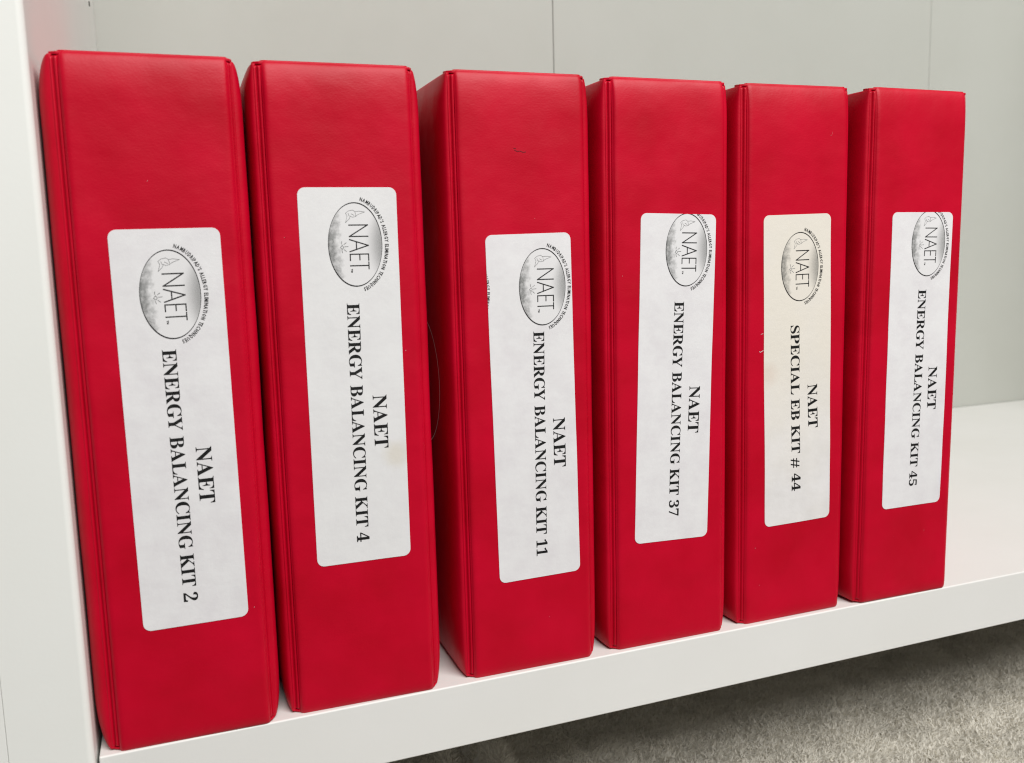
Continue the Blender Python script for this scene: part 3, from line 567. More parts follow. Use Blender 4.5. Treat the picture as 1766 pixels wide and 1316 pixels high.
    'b5': ([(245,-10),(198,-8),(158,-2),(125,8),(98,20),(76,35),(60,53),(49,71),(42,91),(40,111),(42,132),(50,150),(62,163),(78,172),(98,178),(120,180),(121,161),(125,143),(131,124),(139,106),(150,91),(165,78),(183,68),(205,62),(230,60),(251,62),(272,66),(291,75),(308,86),(323,103),(336,124),(345,150),(351,182),(353,220),(349,266),(337,303),(318,332),(291,352),(257,364),(217,368),(193,367),(172,366),(154,363),(138,359),(122,355),(106,350),(60,368),(92,714),(470,714),(475,532),(418,532),(410,566),(407,577),(402,586),(397,594),(389,600),(378,603),(364,604),(156,604),(140,419),(152,423),(168,426),(188,430),(208,432),(229,434),(250,434),(322,428),(384,410),(436,381),(475,339),(498,285),(506,220),(503,179),(496,143),(483,111),(465,84),(445,60),(421,41),(394,24),(366,12),(336,2),(305,-5),(275,-9)], [(46,58,47),(58,48,47),(58,57,48),(57,56,48),(56,55,48),(55,54,48),(54,49,48),(46,59,58),(53,49,54),(52,49,53),(51,49,52),(50,49,51),(64,66,65),(63,66,64),(62,66,63),(61,66,62),(61,67,66),(60,67,61),(59,67,60),(46,67,59),(46,68,67),(46,39,68),(39,38,68),(38,69,68),(45,44,46),(44,43,46),(43,42,46),(42,41,46),(41,40,46),(40,39,46),(37,69,38),(36,69,37),(36,70,69),(35,70,36),(34,70,35),(34,71,70),(33,71,34),(32,71,33),(32,72,71),(31,72,32),(14,16,15),(31,73,72),(13,16,14),(12,16,13),(11,16,12),(11,17,16),(30,73,31),(10,17,11),(10,18,17),(30,74,73),(9,18,10),(9,19,18),(29,74,30),(8,19,9),(29,75,74),(8,20,19),(28,75,29),(8,21,20),(7,21,8),(27,75,28),(27,76,75),(7,22,21),(26,76,27),(6,22,7),(6,23,22),(25,76,26),(6,24,23),(24,76,25),(24,77,76),(6,77,24),(5,77,6),(5,78,77),(4,78,5),(4,79,78),(3,79,4),(3,80,79),(2,80,3),(2,81,80),(1,81,2),(1,82,81),(0,82,1)], 0.539),
    'b7': ([(165,0),(431,605),(168,605),(138,599),(119,582),(110,554),(104,504),(44,504),(49,714),(526,714),(526,665),(250,0)], [(7,4,8),(4,3,8),(3,9,8),(3,2,9),(2,10,9),(2,1,10),(1,11,10),(0,11,1),(7,5,4),(7,6,5)], 0.535),
    'b8': ([(273,-10),(221,-7),(175,2),(136,16),(103,35),(76,58),(56,86),(42,116),(33,148),(30,182),(35,223),(48,258),(71,288),(100,314),(136,338),(177,361),(140,385),(109,412),(85,440),(67,471),(57,505),(53,542),(55,573),(63,602),(75,631),(93,656),(117,679),(148,698),(186,712),(232,721),(285,724),(350,719),(403,702),(445,675),(474,639),(492,597),(498,549),(494,512),(482,480),(462,454),(434,431),(402,409),(363,387),(417,358),(460,328),(491,297),(512,264),(525,228),(529,189),(522,131),(499,82),(462,43),(411,13),(348,-4),(302,421),(324,436),(342,453),(356,472),(365,494),(370,520),(372,551),(371,570),(367,588),(362,606),(353,622),(343,637),(331,649),(316,658),(299,664),(279,666),(254,662),(233,652),(216,634),(204,611),(196,584),(194,554),(197,522),(206,495),(222,474),(243,455),(270,438),(278,47),(310,51),(337,63),(360,82),(376,108),(387,138),(390,172),(386,203),(375,230),(356,254),(328,275),(291,298),(244,321),(223,305),(204,286),(188,265),(175,240),(168,211),(165,178),(168,142),(179,110),(196,84),(219,63),(246,51)], [(29,31,30),(28,31,29),(28,32,31),(27,32,28),(27,33,32),(26,33,27),(25,33,26),(25,69,33),(69,68,33),(68,34,33),(25,70,69),(67,34,68),(25,71,70),(66,34,67),(24,71,25),(24,72,71),(65,34,66),(65,35,34),(64,35,65),(24,73,72),(23,73,24),(63,35,64),(23,74,73),(62,35,63),(22,74,23),(62,36,35),(61,36,62),(22,75,74),(21,75,22),(60,36,61),(21,76,75),(59,36,60),(59,37,36),(20,76,21),(20,77,76),(58,37,59),(58,38,37),(19,77,20),(19,78,77),(57,38,58),(57,39,38),(19,79,78),(56,39,57),(18,79,19),(18,80,79),(56,40,39),(55,40,56),(17,80,18),(17,54,80),(54,40,55),(54,41,40),(17,41,54),(16,41,17),(16,42,41),(16,43,42),(15,43,16),(14,43,15),(14,44,43),(13,93,14),(93,44,14),(93,45,44),(13,94,93),(92,45,93),(12,94,13),(12,95,94),(91,45,92),(91,46,45),(11,95,12),(11,96,95),(90,46,91),(11,97,96),(90,47,46),(10,97,11),(89,47,90),(10,98,97),(88,47,89),(88,48,47),(9,98,10),(9,99,98),(87,48,88),(87,49,48),(8,99,9),(8,100,99),(86,49,87),(7,100,8),(7,101,100),(85,49,86),(85,50,49),(6,101,7),(6,102,101),(84,50,85),(5,102,6),(5,103,102),(84,51,50),(83,51,84),(5,104,103),(82,51,83),(4,104,5),(4,81,104),(81,51,82),(4,51,81),(4,52,51),(3,52,4),(2,52,3),(2,53,52),(1,53,2),(1,0,53)], 0.549),
    'b#': ([(196,617),(155,422),(1,422),(1,353),(141,353),(105,183),(1,183),(1,114),(91,114),(50,-81),(122,-81),(163,114),(357,114),(316,-81),(388,-81),(429,114),(584,114),(584,183),(443,183),(479,353),(584,353),(584,422),(493,422),(534,617),(462,617),(421,422),(227,422),(268,617),(213,353),(407,353),(371,183),(177,183)], [(1,27,0),(1,26,27),(25,23,24),(25,22,23),(3,1,2),(3,26,1),(3,25,26),(3,22,25),(3,21,22),(3,20,21),(4,20,3),(5,28,4),(28,20,4),(5,31,28),(29,20,28),(30,19,29),(19,20,29),(30,18,19),(7,5,6),(7,31,5),(7,30,31),(7,18,30),(7,17,18),(7,16,17),(8,16,7),(9,11,8),(11,16,8),(9,10,11),(12,16,11),(13,15,12),(15,16,12),(13,14,15)], 0.659),
    'sN': ([(612,-22),(188,466),(188,-22),(52,-22),(52,704),(162,704),(592,213),(592,704),(728,704),(728,-22)], [(3,5,4),(3,1,5),(1,6,5),(6,8,7),(6,9,8),(3,2,1),(0,6,1),(0,9,6)], 0.783),
    'sA': ([(553,-22),(462,179),(201,179),(115,-22),(-33,-22),(278,708),(376,708),(701,-22),(402,311),(327,480),(257,311)], [(4,6,5),(4,9,6),(9,7,6),(4,10,9),(8,7,9),(4,2,10),(2,8,10),(2,1,8),(1,7,8),(4,3,2),(0,7,1)], 0.754),
    'sM': ([(589,-22),(589,509),(620,509),(410,245),(372,245),(162,509),(193,509),(193,-22),(51,-22),(51,704),(176,704),(391,437),(608,704),(731,704),(731,-22)], [(8,10,9),(8,5,10),(5,6,10),(6,11,10),(11,13,12),(11,1,13),(1,2,13),(2,14,13),(8,4,5),(7,11,6),(11,0,1),(3,14,2),(7,4,11),(4,3,11),(3,0,11),(8,7,4),(0,14,3)], 0.784),
    'sB': ([(281,704),(513,512),(401,355),(401,369),(575,179),(317,-22),(53,-22),(53,704),(231,412),(346,499),(255,572),(195,572),(195,412),(289,110),(404,196),(284,280),(195,280),(195,110)], [(6,11,7),(11,0,7),(11,10,0),(10,1,0),(6,12,11),(9,1,10),(9,3,1),(3,2,1),(8,3,9),(6,8,12),(6,16,8),(16,3,8),(16,15,3),(15,4,3),(6,17,16),(14,4,15),(13,4,14),(13,5,4),(6,13,17),(6,5,13)], 0.564),
    'sU': ([(345,-39),(39,248),(39,704),(181,704),(181,282),(218,156),(348,104),(489,153),(528,288),(528,704),(670,704),(670,258)], [(1,3,2),(1,4,3),(8,10,9),(8,11,10),(7,11,8),(1,5,4),(7,0,11),(0,5,1),(0,6,5),(6,0,7)], 0.723),
    'sD': ([(350,704),(736,341),(351,-22),(54,-22),(54,704),(321,110),(570,341),(316,572),(196,572),(196,110)], [(3,8,4),(8,0,4),(8,7,0),(7,1,0),(3,9,8),(6,1,7),(6,2,1),(5,2,6),(3,5,9),(3,2,5)], 0.750),
    'sR': ([(502,495),(386,325),(529,148),(646,-22),(475,-22),(380,125),(208,274),(197,274),(197,-22),(55,-22),(55,704),(257,704),(230,406),(337,494),(231,576),(197,576),(197,406)], [(9,15,10),(15,11,10),(15,14,11),(14,0,11),(9,16,15),(13,0,14),(13,1,0),(12,1,13),(9,12,16),(9,7,12),(7,1,12),(7,6,1),(6,2,1),(9,8,7),(5,2,6),(5,3,2),(4,3,5)], 0.603),
    'sI': ([(54,-22),(54,704),(196,704),(196,-22)], [(0,2,1),(0,3,2)], 0.250),
    'sP': ([(534,485),(278,273),(190,273),(190,-22),(48,-22),(48,704),(291,704),(271,405),(366,490),(275,572),(190,572),(190,405)], [(4,10,5),(10,6,5),(10,9,6),(9,0,6),(4,11,10),(8,0,9),(7,0,8),(7,1,0),(4,2,11),(2,7,11),(2,1,7),(4,3,2)], 0.516),
    'sS': ([(242,578),(163,518),(456,175),(241,-34),(22,38),(22,215),(222,105),(303,168),(9,511),(242,716),(421,659),(421,498)], [(8,10,9),(8,0,10),(0,11,10),(8,1,0),(8,2,1),(7,2,8),(4,6,5),(7,3,2),(6,3,7),(4,3,6)], 0.503),
    'sL': ([(502,110),(502,-22),(52,-22),(52,704),(194,704),(194,110)], [(2,4,3),(2,5,4),(2,0,5),(2,1,0)], 0.492),
    'sE': ([(195,572),(195,410),(474,410),(474,278),(195,278),(195,110),(493,110),(493,-22),(53,-22),(53,704),(484,704),(484,572)], [(8,0,9),(0,10,9),(0,11,10),(8,1,0),(8,4,1),(4,2,1),(4,3,2),(8,5,4),(8,6,5),(8,7,6)], 0.501),
    'sG': ([(406,-33),(18,337),(409,715),(681,650),(681,505),(420,576),(183,340),(434,105),(553,126),(553,226),(422,226),(422,358),(695,358),(695,29)], [(1,5,2),(5,3,2),(5,4,3),(1,6,5),(10,12,11),(10,9,12),(9,13,12),(1,7,6),(0,7,1),(8,13,9),(7,13,8),(0,13,7)], 0.776),
    'sY': ([(649,704),(373,352),(373,-22),(231,-22),(231,353),(-45,704),(129,704),(301,483),(475,704)], [(4,6,5),(4,7,6),(7,0,8),(7,1,0),(4,1,7),(3,1,4),(3,2,1)], 0.703),
    'sT': ([(373,572),(373,-22),(231,-22),(231,572),(-5,572),(-5,704),(609,704),(609,572)], [(4,6,5),(4,7,6),(3,7,4),(2,0,3),(0,7,3),(2,1,0)], 0.663),
    'sO': ([(810,341),(409,-39),(13,341),(411,721),(646,341),(411,570),(177,341),(411,112)], [(2,5,3),(5,0,3),(2,6,5),(4,0,5),(1,6,2),(1,7,6),(7,0,4),(7,1,0)], 0.864),
    'sC': ([(427,576),(181,340),(431,106),(685,188),(685,34),(410,-33),(16,331),(415,715),(678,652),(678,500)], [(6,0,7),(0,8,7),(0,9,8),(6,1,0),(6,2,1),(5,2,6),(2,4,3),(5,4,2)], 0.746),
    'sH': ([(533,-22),(533,275),(195,275),(195,-22),(53,-22),(53,704),(195,704),(195,407),(533,407),(533,704),(675,704),(675,-22)], [(4,6,5),(4,7,6),(8,10,9),(8,11,10),(4,2,7),(2,8,7),(2,1,8),(1,11,8),(4,3,2),(0,11,1)], 0.730),
    'sQ': ([(518,17),(762,-29),(785,-52),(671,-165),(318,-18),(15,343),(421,721),(810,340),(474,-61),(496,23),(419,112),(648,338),(417,570),(178,340)], [(5,12,6),(12,7,6),(5,13,12),(11,7,12),(4,13,5),(11,0,7),(0,8,7),(4,10,13),(10,0,11),(4,9,10),(9,0,10),(4,8,9),(8,1,0),(3,8,4),(8,2,1),(8,3,2)], 0.862),
    "s'": ([(28,738),(160,738),(160,597),(134,440),(54,440),(28,597)], [(5,1,0),(5,2,1),(4,2,5),(4,3,2)], 0.214)
}

# ------------------------------------------------------------------ binders
HB = 0.300
SW = 0.0645           # width of the padded spine
SC = SW / 2            # centre line as measured
SX = SC + 0.0005
DEPTH = 0.22
XO = {-1: 0.0364, 1: 0.0350}      # where the covers start beside the hinge (left, right)
YO = {-1: 0.0030, 1: 0.0042}      # depth of that line behind the spine front
BUL = {-1: 0.0036, 1: 0.0037}     # how far the padded covers swell


def edge(d, r, p=2.2):
    if d <= 0:
        return 0.0
    if d >= r:
        return 1.0
    t = 1.0 - d / r
    return (1.0 - t ** p) ** (1.0 / p)


def spine_y(x, z, seed):
    ex = edge(min(x + SX, SX - x) - 0.0002, 0.0026, 2.0)
    ez = edge(HB - z - 0.0005, 0.019, 2.0)
    eb = edge(z - 0.0002, 0.006, 2.0)
    e = min(ex, ez, eb)
    w = 0.00045 * noise.noise(Vector((x * 22, seed * 3.1, z * 17))) + 0.00022 * noise.noise(Vector((x * 60, seed * 5.7, z * 40 + 3)))
    return 0.0014 * (1 - ex) + 0.0026 * (1 - ez) + 0.0010 * (1 - eb) - w * e


def spaced(a, b, n, r, m):
    """n spans over a..b with m extra finely spaced stations within r of both ends"""
    out = [a + r * (i / m) ** 1.6 for i in range(m)]
    out += [a + r + (b - a - 2 * r) * i / n for i in range(n + 1)]
    out += [b - r * (i / m) ** 1.6 for i in range(m - 1, -1, -1)]
    return out


def grid_mesh(name, us, vs_, fn, back):
    """closed slab: front surface fn(u, v) -> point, back(u, v) -> point"""
    nu, nv = len(us), len(vs_)
    V = [fn(u, v) for v in vs_ for u in us] + [back(u, v) for v in vs_ for u in us]
    off = nu * nv
    F = []
    for j in range(nv - 1):
        for i in range(nu - 1):
            a = j * nu + i
            F.append((a, a + 1, a + nu + 1, a + nu))
            F.append((off + a, off + a + nu, off + a + nu + 1, off + a + 1))
    ring = [i for i in range(nu)] + [j * nu + nu - 1 for j in range(1, nv)] + \
           [(nv - 1) * nu + i for i in range(nu - 2, -1, -1)] + [j * nu for j in range(nv - 2, 0, -1)]
    for k in range(len(ring)):
        a, b = ring[k], ring[(k + 1) % len(ring)]
        F.append((b, a, off + a, off + b))
    me = bpy.data.meshes.new(name)
    me.from_pydata(V, [], F)
    bm = bmesh.new()
    bm.from_mesh(me)
    bmesh.ops.recalc_face_normals(bm, faces=bm.faces[:])
    bm.to_mesh(me)
    bm.free()
    return me


def cover_mesh(side, extra=0.0):
    y0, z0, z1 = YO[side], 0.0010, HB - 0.0016
    us = spaced(y0, DEPTH, 24, 0.014, 14)
    vs_ = spaced(z0, z1, 40, 0.024, 14)
    ry = {-1: 0.013, 1: 0.006}[side]

    def fn(y, z):
        ez = edge(min(z - z0, z1 - z), 0.022, 2.0)
        ey = edge(min(y - y0, DEPTH - y), ry, 2.2)
        s = 0.00025 * noise.noise(Vector((side * 3.0, y * 30, z * 25)))
        return (side * (XO[side] - 0.0003 + (BUL[side] + s + extra * math.exp(-y / 0.08)) * ey * (0.22 + 0.78 * ez)), y, z)
    return grid_mesh("cover", us, vs_, fn, lambda y, z: (side * (XO[side] - 0.0016), y, z))


def hinge_mesh(side):
    """narrow welded strip between spine and cover, slanting back: two ridges with a groove each side"""
    prof = [(0.0, 0.0), (0.05, 0.0004), (0.13, 0.0013), (0.24, 0.0017), (0.36, 0.0015), (0.43, 0.0007), (0.48, 0.0002),
            (0.53, 0.0006), (0.62, 0.0014), (0.74, 0.0018), (0.86, 0.0015), (0.94, 0.0006), (1.0, 0.0)]
    x0, x1 = SX - 0.0002, XO[side] + 0.0001
    za, zb = 0.0018, HB - 0.0022
    zs = spaced(za, zb, 30, 0.0014, 4)
    xs = [side * (x0 + (x1 - x0) * p[0]) for p in prof]
    hh = {x: (0.0027 + (YO[side] - 0.0012) * p[0], p[1] * (0.80 if side < 0 else 0.62)) for x, p in zip(xs, prof)}

    def fn(x, z):
        e = edge(min(z - za, zb - z), 0.0012, 2.0)
        base, up_ = hh[x]
        return (x, base - up_ * e + 0.00018 * noise.noise(Vector((x * 90, 2.0, z * 35))), z)
    return grid_mesh("hinge", xs, zs, fn, lambda x, z: (x, hh[x][0] + 0.0006, z))


COVER_L, COVER_R = cover_mesh(-1), cover_mesh(1)
COVER_SWOLLEN = cover_mesh(-1, 0.0026)     # the first binder's left cover swells against the side panel
HINGE_L, HINGE_R = hinge_mesh(-1), hinge_mesh(1)


def mesh_of(bm, name):
    bmesh.ops.recalc_face_normals(bm, faces=bm.faces[:])
    me = bpy.data.meshes.new(name)
    bm.to_mesh(me)
    bm.free()
    return me


def merge(bm, other):
    me = bpy.data.meshes.new("tmp")
    other.to_mesh(me)
    other.free()
    bm.from_mesh(me)
    bpy.data.meshes.remove(me)


XL, XR = XO[-1], XO[1]
_b = prism_bm([(-XL + 0.0003, 0.0062), (-SX, 0.0040), (SX, 0.0040), (XR - 0.0003, 0.0070), (XR - 0.0003, 0.0082), (-XL + 0.0003, 0.0082)], 0.0006, HB - 0.0004)
LINING = mesh_of(_b, "lining")
# welded lip along the top and the bottom edge, turned back beside the spine
def lip(z0, z1):
    return mesh_of(prism_bm([(-XL + 0.0004, 0.0040), (-SX - 0.0006, 0.0024), (SX + 0.0006, 0.0024), (XR - 0.0002, 0.0048),
                             (XR - 0.0002, 0.0066), (-XL + 0.0004, 0.0060)], z0, z1, 0.0004, 2), "rim")


RIM = lip(HB - 0.0019, HB - 0.0005)
RIM_B = lip(0.0003, 0.0015)
_b = box_bm(-XL + 0.0018, XR - 0.0018, 0.0083, DEPTH - 0.003, 0.0015, HB - 0.0015, 0.002, 3)
TRAY = mesh_of(_b, "tray")
# printed ring on the left cover
_b = bmesh.new()
_n = 96
_vin, _vout = [], []
for k in range(_n):
    a = math.tau * k / _n
    for r, lst in ((0.0342, _vin), (0.0350, _vout)):
        lst.append(_b.verts.new((-(XO[-1] - 0.0003 + BUL[-1] + 0.0004), 0.055 + r * math.cos(a), 0.149 + r * math.sin(a))))
for k in range(_n):
    _b.faces.new((_vin[k], _vin[(k + 1) % _n], _vout[(k + 1) % _n], _vout[k]))
RING = mesh_of(_b, "printed_ring")


def rounded_rect(w, h, r, n=6):
    pts = []
    for cx, cz, a0 in ((w / 2 - r, h / 2 - r, 0), (-w / 2 + r, h / 2 - r, 90), (-w / 2 + r, -h / 2 + r, 180), (w / 2 - r, -h / 2 + r, 270)):
        for k in range(n + 1):
            a = math.radians(a0 + 90 * k / n)
            pts.append((cx + r * math.cos(a), cz + r * math.sin(a)))
    return pts


def flat_print(name, tris, y_of, mat, parent, clip=None, origin=None, lift=0.0):
    """tris: list of (verts2d, faces) in binder x,z metres; laid on the curved label"""
    bm = bmesh.new()
    for vs2, fs in tris:
        vv = [bm.verts.new((x, 0.0, z)) for x, z in vs2]
        for f in fs:
            try:
                bm.faces.new([vv[i] for i in f])
            except ValueError:
                pass
    if clip:
        for co, no in clip:
            bmesh.ops.bisect_plane(bm, geom=bm.verts[:] + bm.edges[:] + bm.faces[:], plane_co=co, plane_no=no, clear_outer=True)
    if origin:
        for k in range(-12, 13):
            bmesh.ops.bisect_plane(bm, geom=bm.verts[:] + bm.edges[:] + bm.faces[:], plane_co=(origin[0], 0, origin[2] + k * 0.0017), plane_no=(0, 0, 1))
            bmesh.ops.bisect_plane(bm, geom=bm.verts[:] + bm.edges[:] + bm.faces[:], plane_co=(origin[0] + k * 0.0017, 0, origin[2]), plane_no=(1, 0, 0))
    for v in bm.verts:
        v.co.y = y_of(v.co.x, v.co.z) - lift
    for f in bm.faces:
        f.normal_update()
        if f.normal.y > 0:
            f.normal_flip()
    if origin:
        for v in bm.verts:
            v.co -= Vector(origin)
    me = bpy.data.meshes.new(name)
    bm.to_mesh(me)
    bm.free()
    o = link(name, me, mat, parent)
    if origin:
        o.location = origin
    return o


def text_run(s, font, start, end, cap, space=0.27):
    """place glyphs from start to end (x,z metres); the reading direction is start->end, letter tops to its left-hand side"""
    adv = 0.0
    place = []
    for ch in s:
        if ch == ' ':
            adv += space
            continue
        g = GL[font + ch]
        place.append((ch, adv))
        adv += g[2]
    last = GL[font + s[-1]]
    total = place[-1][1] + max(v[0] for v in last[0]) / 1000.0
    d = Vector((end[0] - start[0], end[1] - start[1]))
    ln = d.length
    d.normalize()
    n = Vector((-d.y, d.x))
    kx = ln / total
    ky = cap / 0.678
    out = []
    for ch, a in place:
        vs2, fs, _ = GL[font + ch]
        out.append(([(start[0] + d.x * (a + vx / 1000.0) * kx + n.x * vy / 1000.0 * ky,
                      start[1] + d.y * (a + vx / 1000.0) * kx + n.y * vy / 1000.0 * ky) for vx, vy in vs2], fs))
    return out


def stroke(pts, w):
    """polyline as a flat ribbon"""
    out = []
    for (x0, z0), (x1, z1) in zip(pts, pts[1:]):
        d = Vector((x1 - x0, z1 - z0))
        if d.length == 0:
            continue
        d.normalize()
        n = Vector((-d.y, d.x)) * w / 2
        e = d * w / 2
        out.append(([(x0 - e.x + n.x, z0 - e.y + n.y), (x0 - e.x - n.x, z0 - e.y - n.y), (x1 + e.x - n.x, z1 + e.y - n.y), (x1 + e.x + n.x, z1 + e.y + n.y)], [(0, 1, 2, 3)]))
    return out


THIN = {'N': [[(0, 0), (0, 1), (.62, 0), (.62, 1)]], 'A': [[(0, 0), (.36, 1), (.72, 0)], [(.13, .36), (.59, .36)]],
        'E': [[(.5, 0), (0, 0), (0, 1), (.5, 1)], [(0, .52), (.45, .52)]], 'T': [[(.28, 0), (.28, 1)], [(-.02, 1), (.58, 1)]]}
MOTTO = "NAMBUDRIPAD'S ALLERGY ELIMINATION TECHNIQUES"
# little hummingbird, logo frame (X along reading direction, Y up), millimetres
BIRD = [[(-12.2, -3.4), (-13.2, -2.2), (-13.6, -0.4), (-12.9, 0.6), (-13.1, 2.4), (-12.7, 4.8), (-12.0, 3.0), (-11.4, 1.6), (-10.7, 0.9), (-10.4, -0.6), (-11.0, -1.6)],
        [(-12.9, 0.6), (-11.6, 0.9), (-10.7, 0.9)], [(-10.8, -1.4), (-9.6, -2.0), (-8.0, -3.6), (-9.4, -3.2), (-10.9, -2.8), (-12.2, -3.4)],
        [(-11.9, -1.0), (-11.2, 0.2)], [(-12.1, -2.3), (-10.9, -1.9)]]
FLOWER = [[(0.2, -6.0), (1.2, -5.4), (2.0, -6.0), (1.2, -6.9), (0.2, -6.0)], [(0.9, -4.9), (0.8, -3.4)], [(2.2, -5.2), (3.0, -4.2)], [(-0.2, -5.2), (-0.9, -4.2)],
          [(2.6, -6.2), (3.6, -6.0)], [(-0.4, -6.3), (-1.4, -6.2)]]


def motto_glyphs(cx, cz, rot, a, b):
    """letters set round the upper half of an oval with half-axes a (reading direction), b (up)"""
    N = 720
    pts = []
    A, B = a + 0.0013, b + 0.0014
    t0, t1 = math.radians(170), math.radians(12)
    arc = [0.0]
    for k in range(N + 1):
        t = t0 + (t1 - t0) * k / N
        pts.append((A * math.cos(t), B * math.sin(t), t))
        if k:
            arc.append(arc[-1] + math.hypot(pts[k][0] - pts[k - 1][0], pts[k][1] - pts[k - 1][1]))
    adv, place = 0.0, []
    for ch in MOTTO:
        if ch == ' ':
            adv += 0.42
            continue
        g = GL['s' + ch]
        w = g[2] + 0.06
        place.append((ch, adv + w / 2, g))
        adv += w
    k_ = arc[-1] / adv
    out = []
    cap = 0.00165
    for ch, mid, g in place:
        s = mid * k_
        i = min(range(0, N + 1, 2), key=lambda q: abs(arc[q] - s))
        X, Y, t = pts[i]
        tx, ty = A * math.sin(t), -B * math.cos(t)
        l = math.hypot(tx, ty)
        tx, ty = tx / l, ty / l
        nx_, ny_ = -ty, tx
        xm = (min(v[0] for v in g[0]) + max(v[0] for v in g[0])) / 2000.0
        vs2 = []
        for vx, vy in g[0]:
            u = (vx / 1000.0 - xm) * k_ * 0.98
            w = vy / 1000.0 * cap / 0.69
            vs2.append(to_binder(X + tx * u + nx_ * w, Y + ty * u + ny_ * w, cx, cz, rot))
        out.append((vs2, g[1]))
    return out


def to_binder(X, Y, cx, cz, rot):
    """logo frame -> binder x,z: reading runs downwards, letter tops point right"""
    x, z = Y, -X
    c, s = math.cos(rot), math.sin(rot)
    return (cx + x * c - z * s, cz + x * s + z * c)


mm = 0.001
# yaw, lean, spine left x, y, label (centre x, z, rotation), text anchors, emblem
BIND = [
    dict(x=.0488, y=.0000, yaw=-1.15, lean=-.01, lab=(3.1, 141.2, .33), t2=((-2.1, 177.6), (-1.2, 64.7)), t1=((8.5, 134.2), (8.6, 108.6)),
         em=(3.1, 200.8, .6), s="ENERGY BALANCING KIT 2", paper=0,
         text="red vinyl binder with kit number 2 on its label, against the side panel"),
    dict(x=.1284, y=.0016, yaw=-1.60, lean=-.04, lab=(1.5, 158.3, -.17), t2=((-1.1, 193.7), (-2.0, 80.7)), t1=((8.7, 150.5), (8.6, 125.0)),
         em=(4.2, 220.0, -.4), s="ENERGY BALANCING KIT 4", paper=1,
         text="red binder with kit number 4 on its highest placed label, a yellowish stain on it"),
    dict(x=.2161, y=.0022, yaw=-1.02, lean=-.03, lab=(3.05, 136.1, .79), t2=((3.4, 175.6), (2.3, 60.1)), t1=((12.9, 131.2), (12.9, 105.6)),
         em=(8.65, 197.3, -.3), s="ENERGY BALANCING KIT 11", paper=0,
         text="red binder with kit number 11 on its label, cut-off print along the label's left edge"),
    dict(x=.2978, y=.0020, yaw=-.62, lean=.05, lab=(2.3, 144.8, -1.66), t2=((1.9, 186.9), (-1.8, 70.9)), t1=((11.1, 141.4), (9.9, 115.8)),
         em=(9.1, 213.4, -1.7), s="ENERGY BALANCING KIT 37", paper=0,
         text="red binder with kit number 37 on a tilted label whose oval emblem touches the top"),
    dict(x=.3795, y=.0024, yaw=-.49, lean=-.19, lab=(0.75, 143.6, .84), t2=((-4.3, 170.4), (-2.4, 75.0)), t1=((7.6, 136.0), (8.45, 110.6)),
         em=(1.4, 202.3, .5), s="SPECIAL EB KIT # 44", paper=2,
         text="red binder with a yellowed label reading special kit number 44"),
    dict(x=.4598, y=-.0004, yaw=-.55, lean=.44, lab=(2.5, 143.6, -.05), t2=((1.5, 186.5), (0.0, 68.7)), t1=((11.3, 140.5), (11.3, 114.5)),
         em=(7.2, 213.0, -.7), s="ENERGY BALANCING KIT 45", paper=0,
         text="red binder with kit number 45 on its label, last of the row at the right"),
]
LW, LH = 0.0446, 0.1746

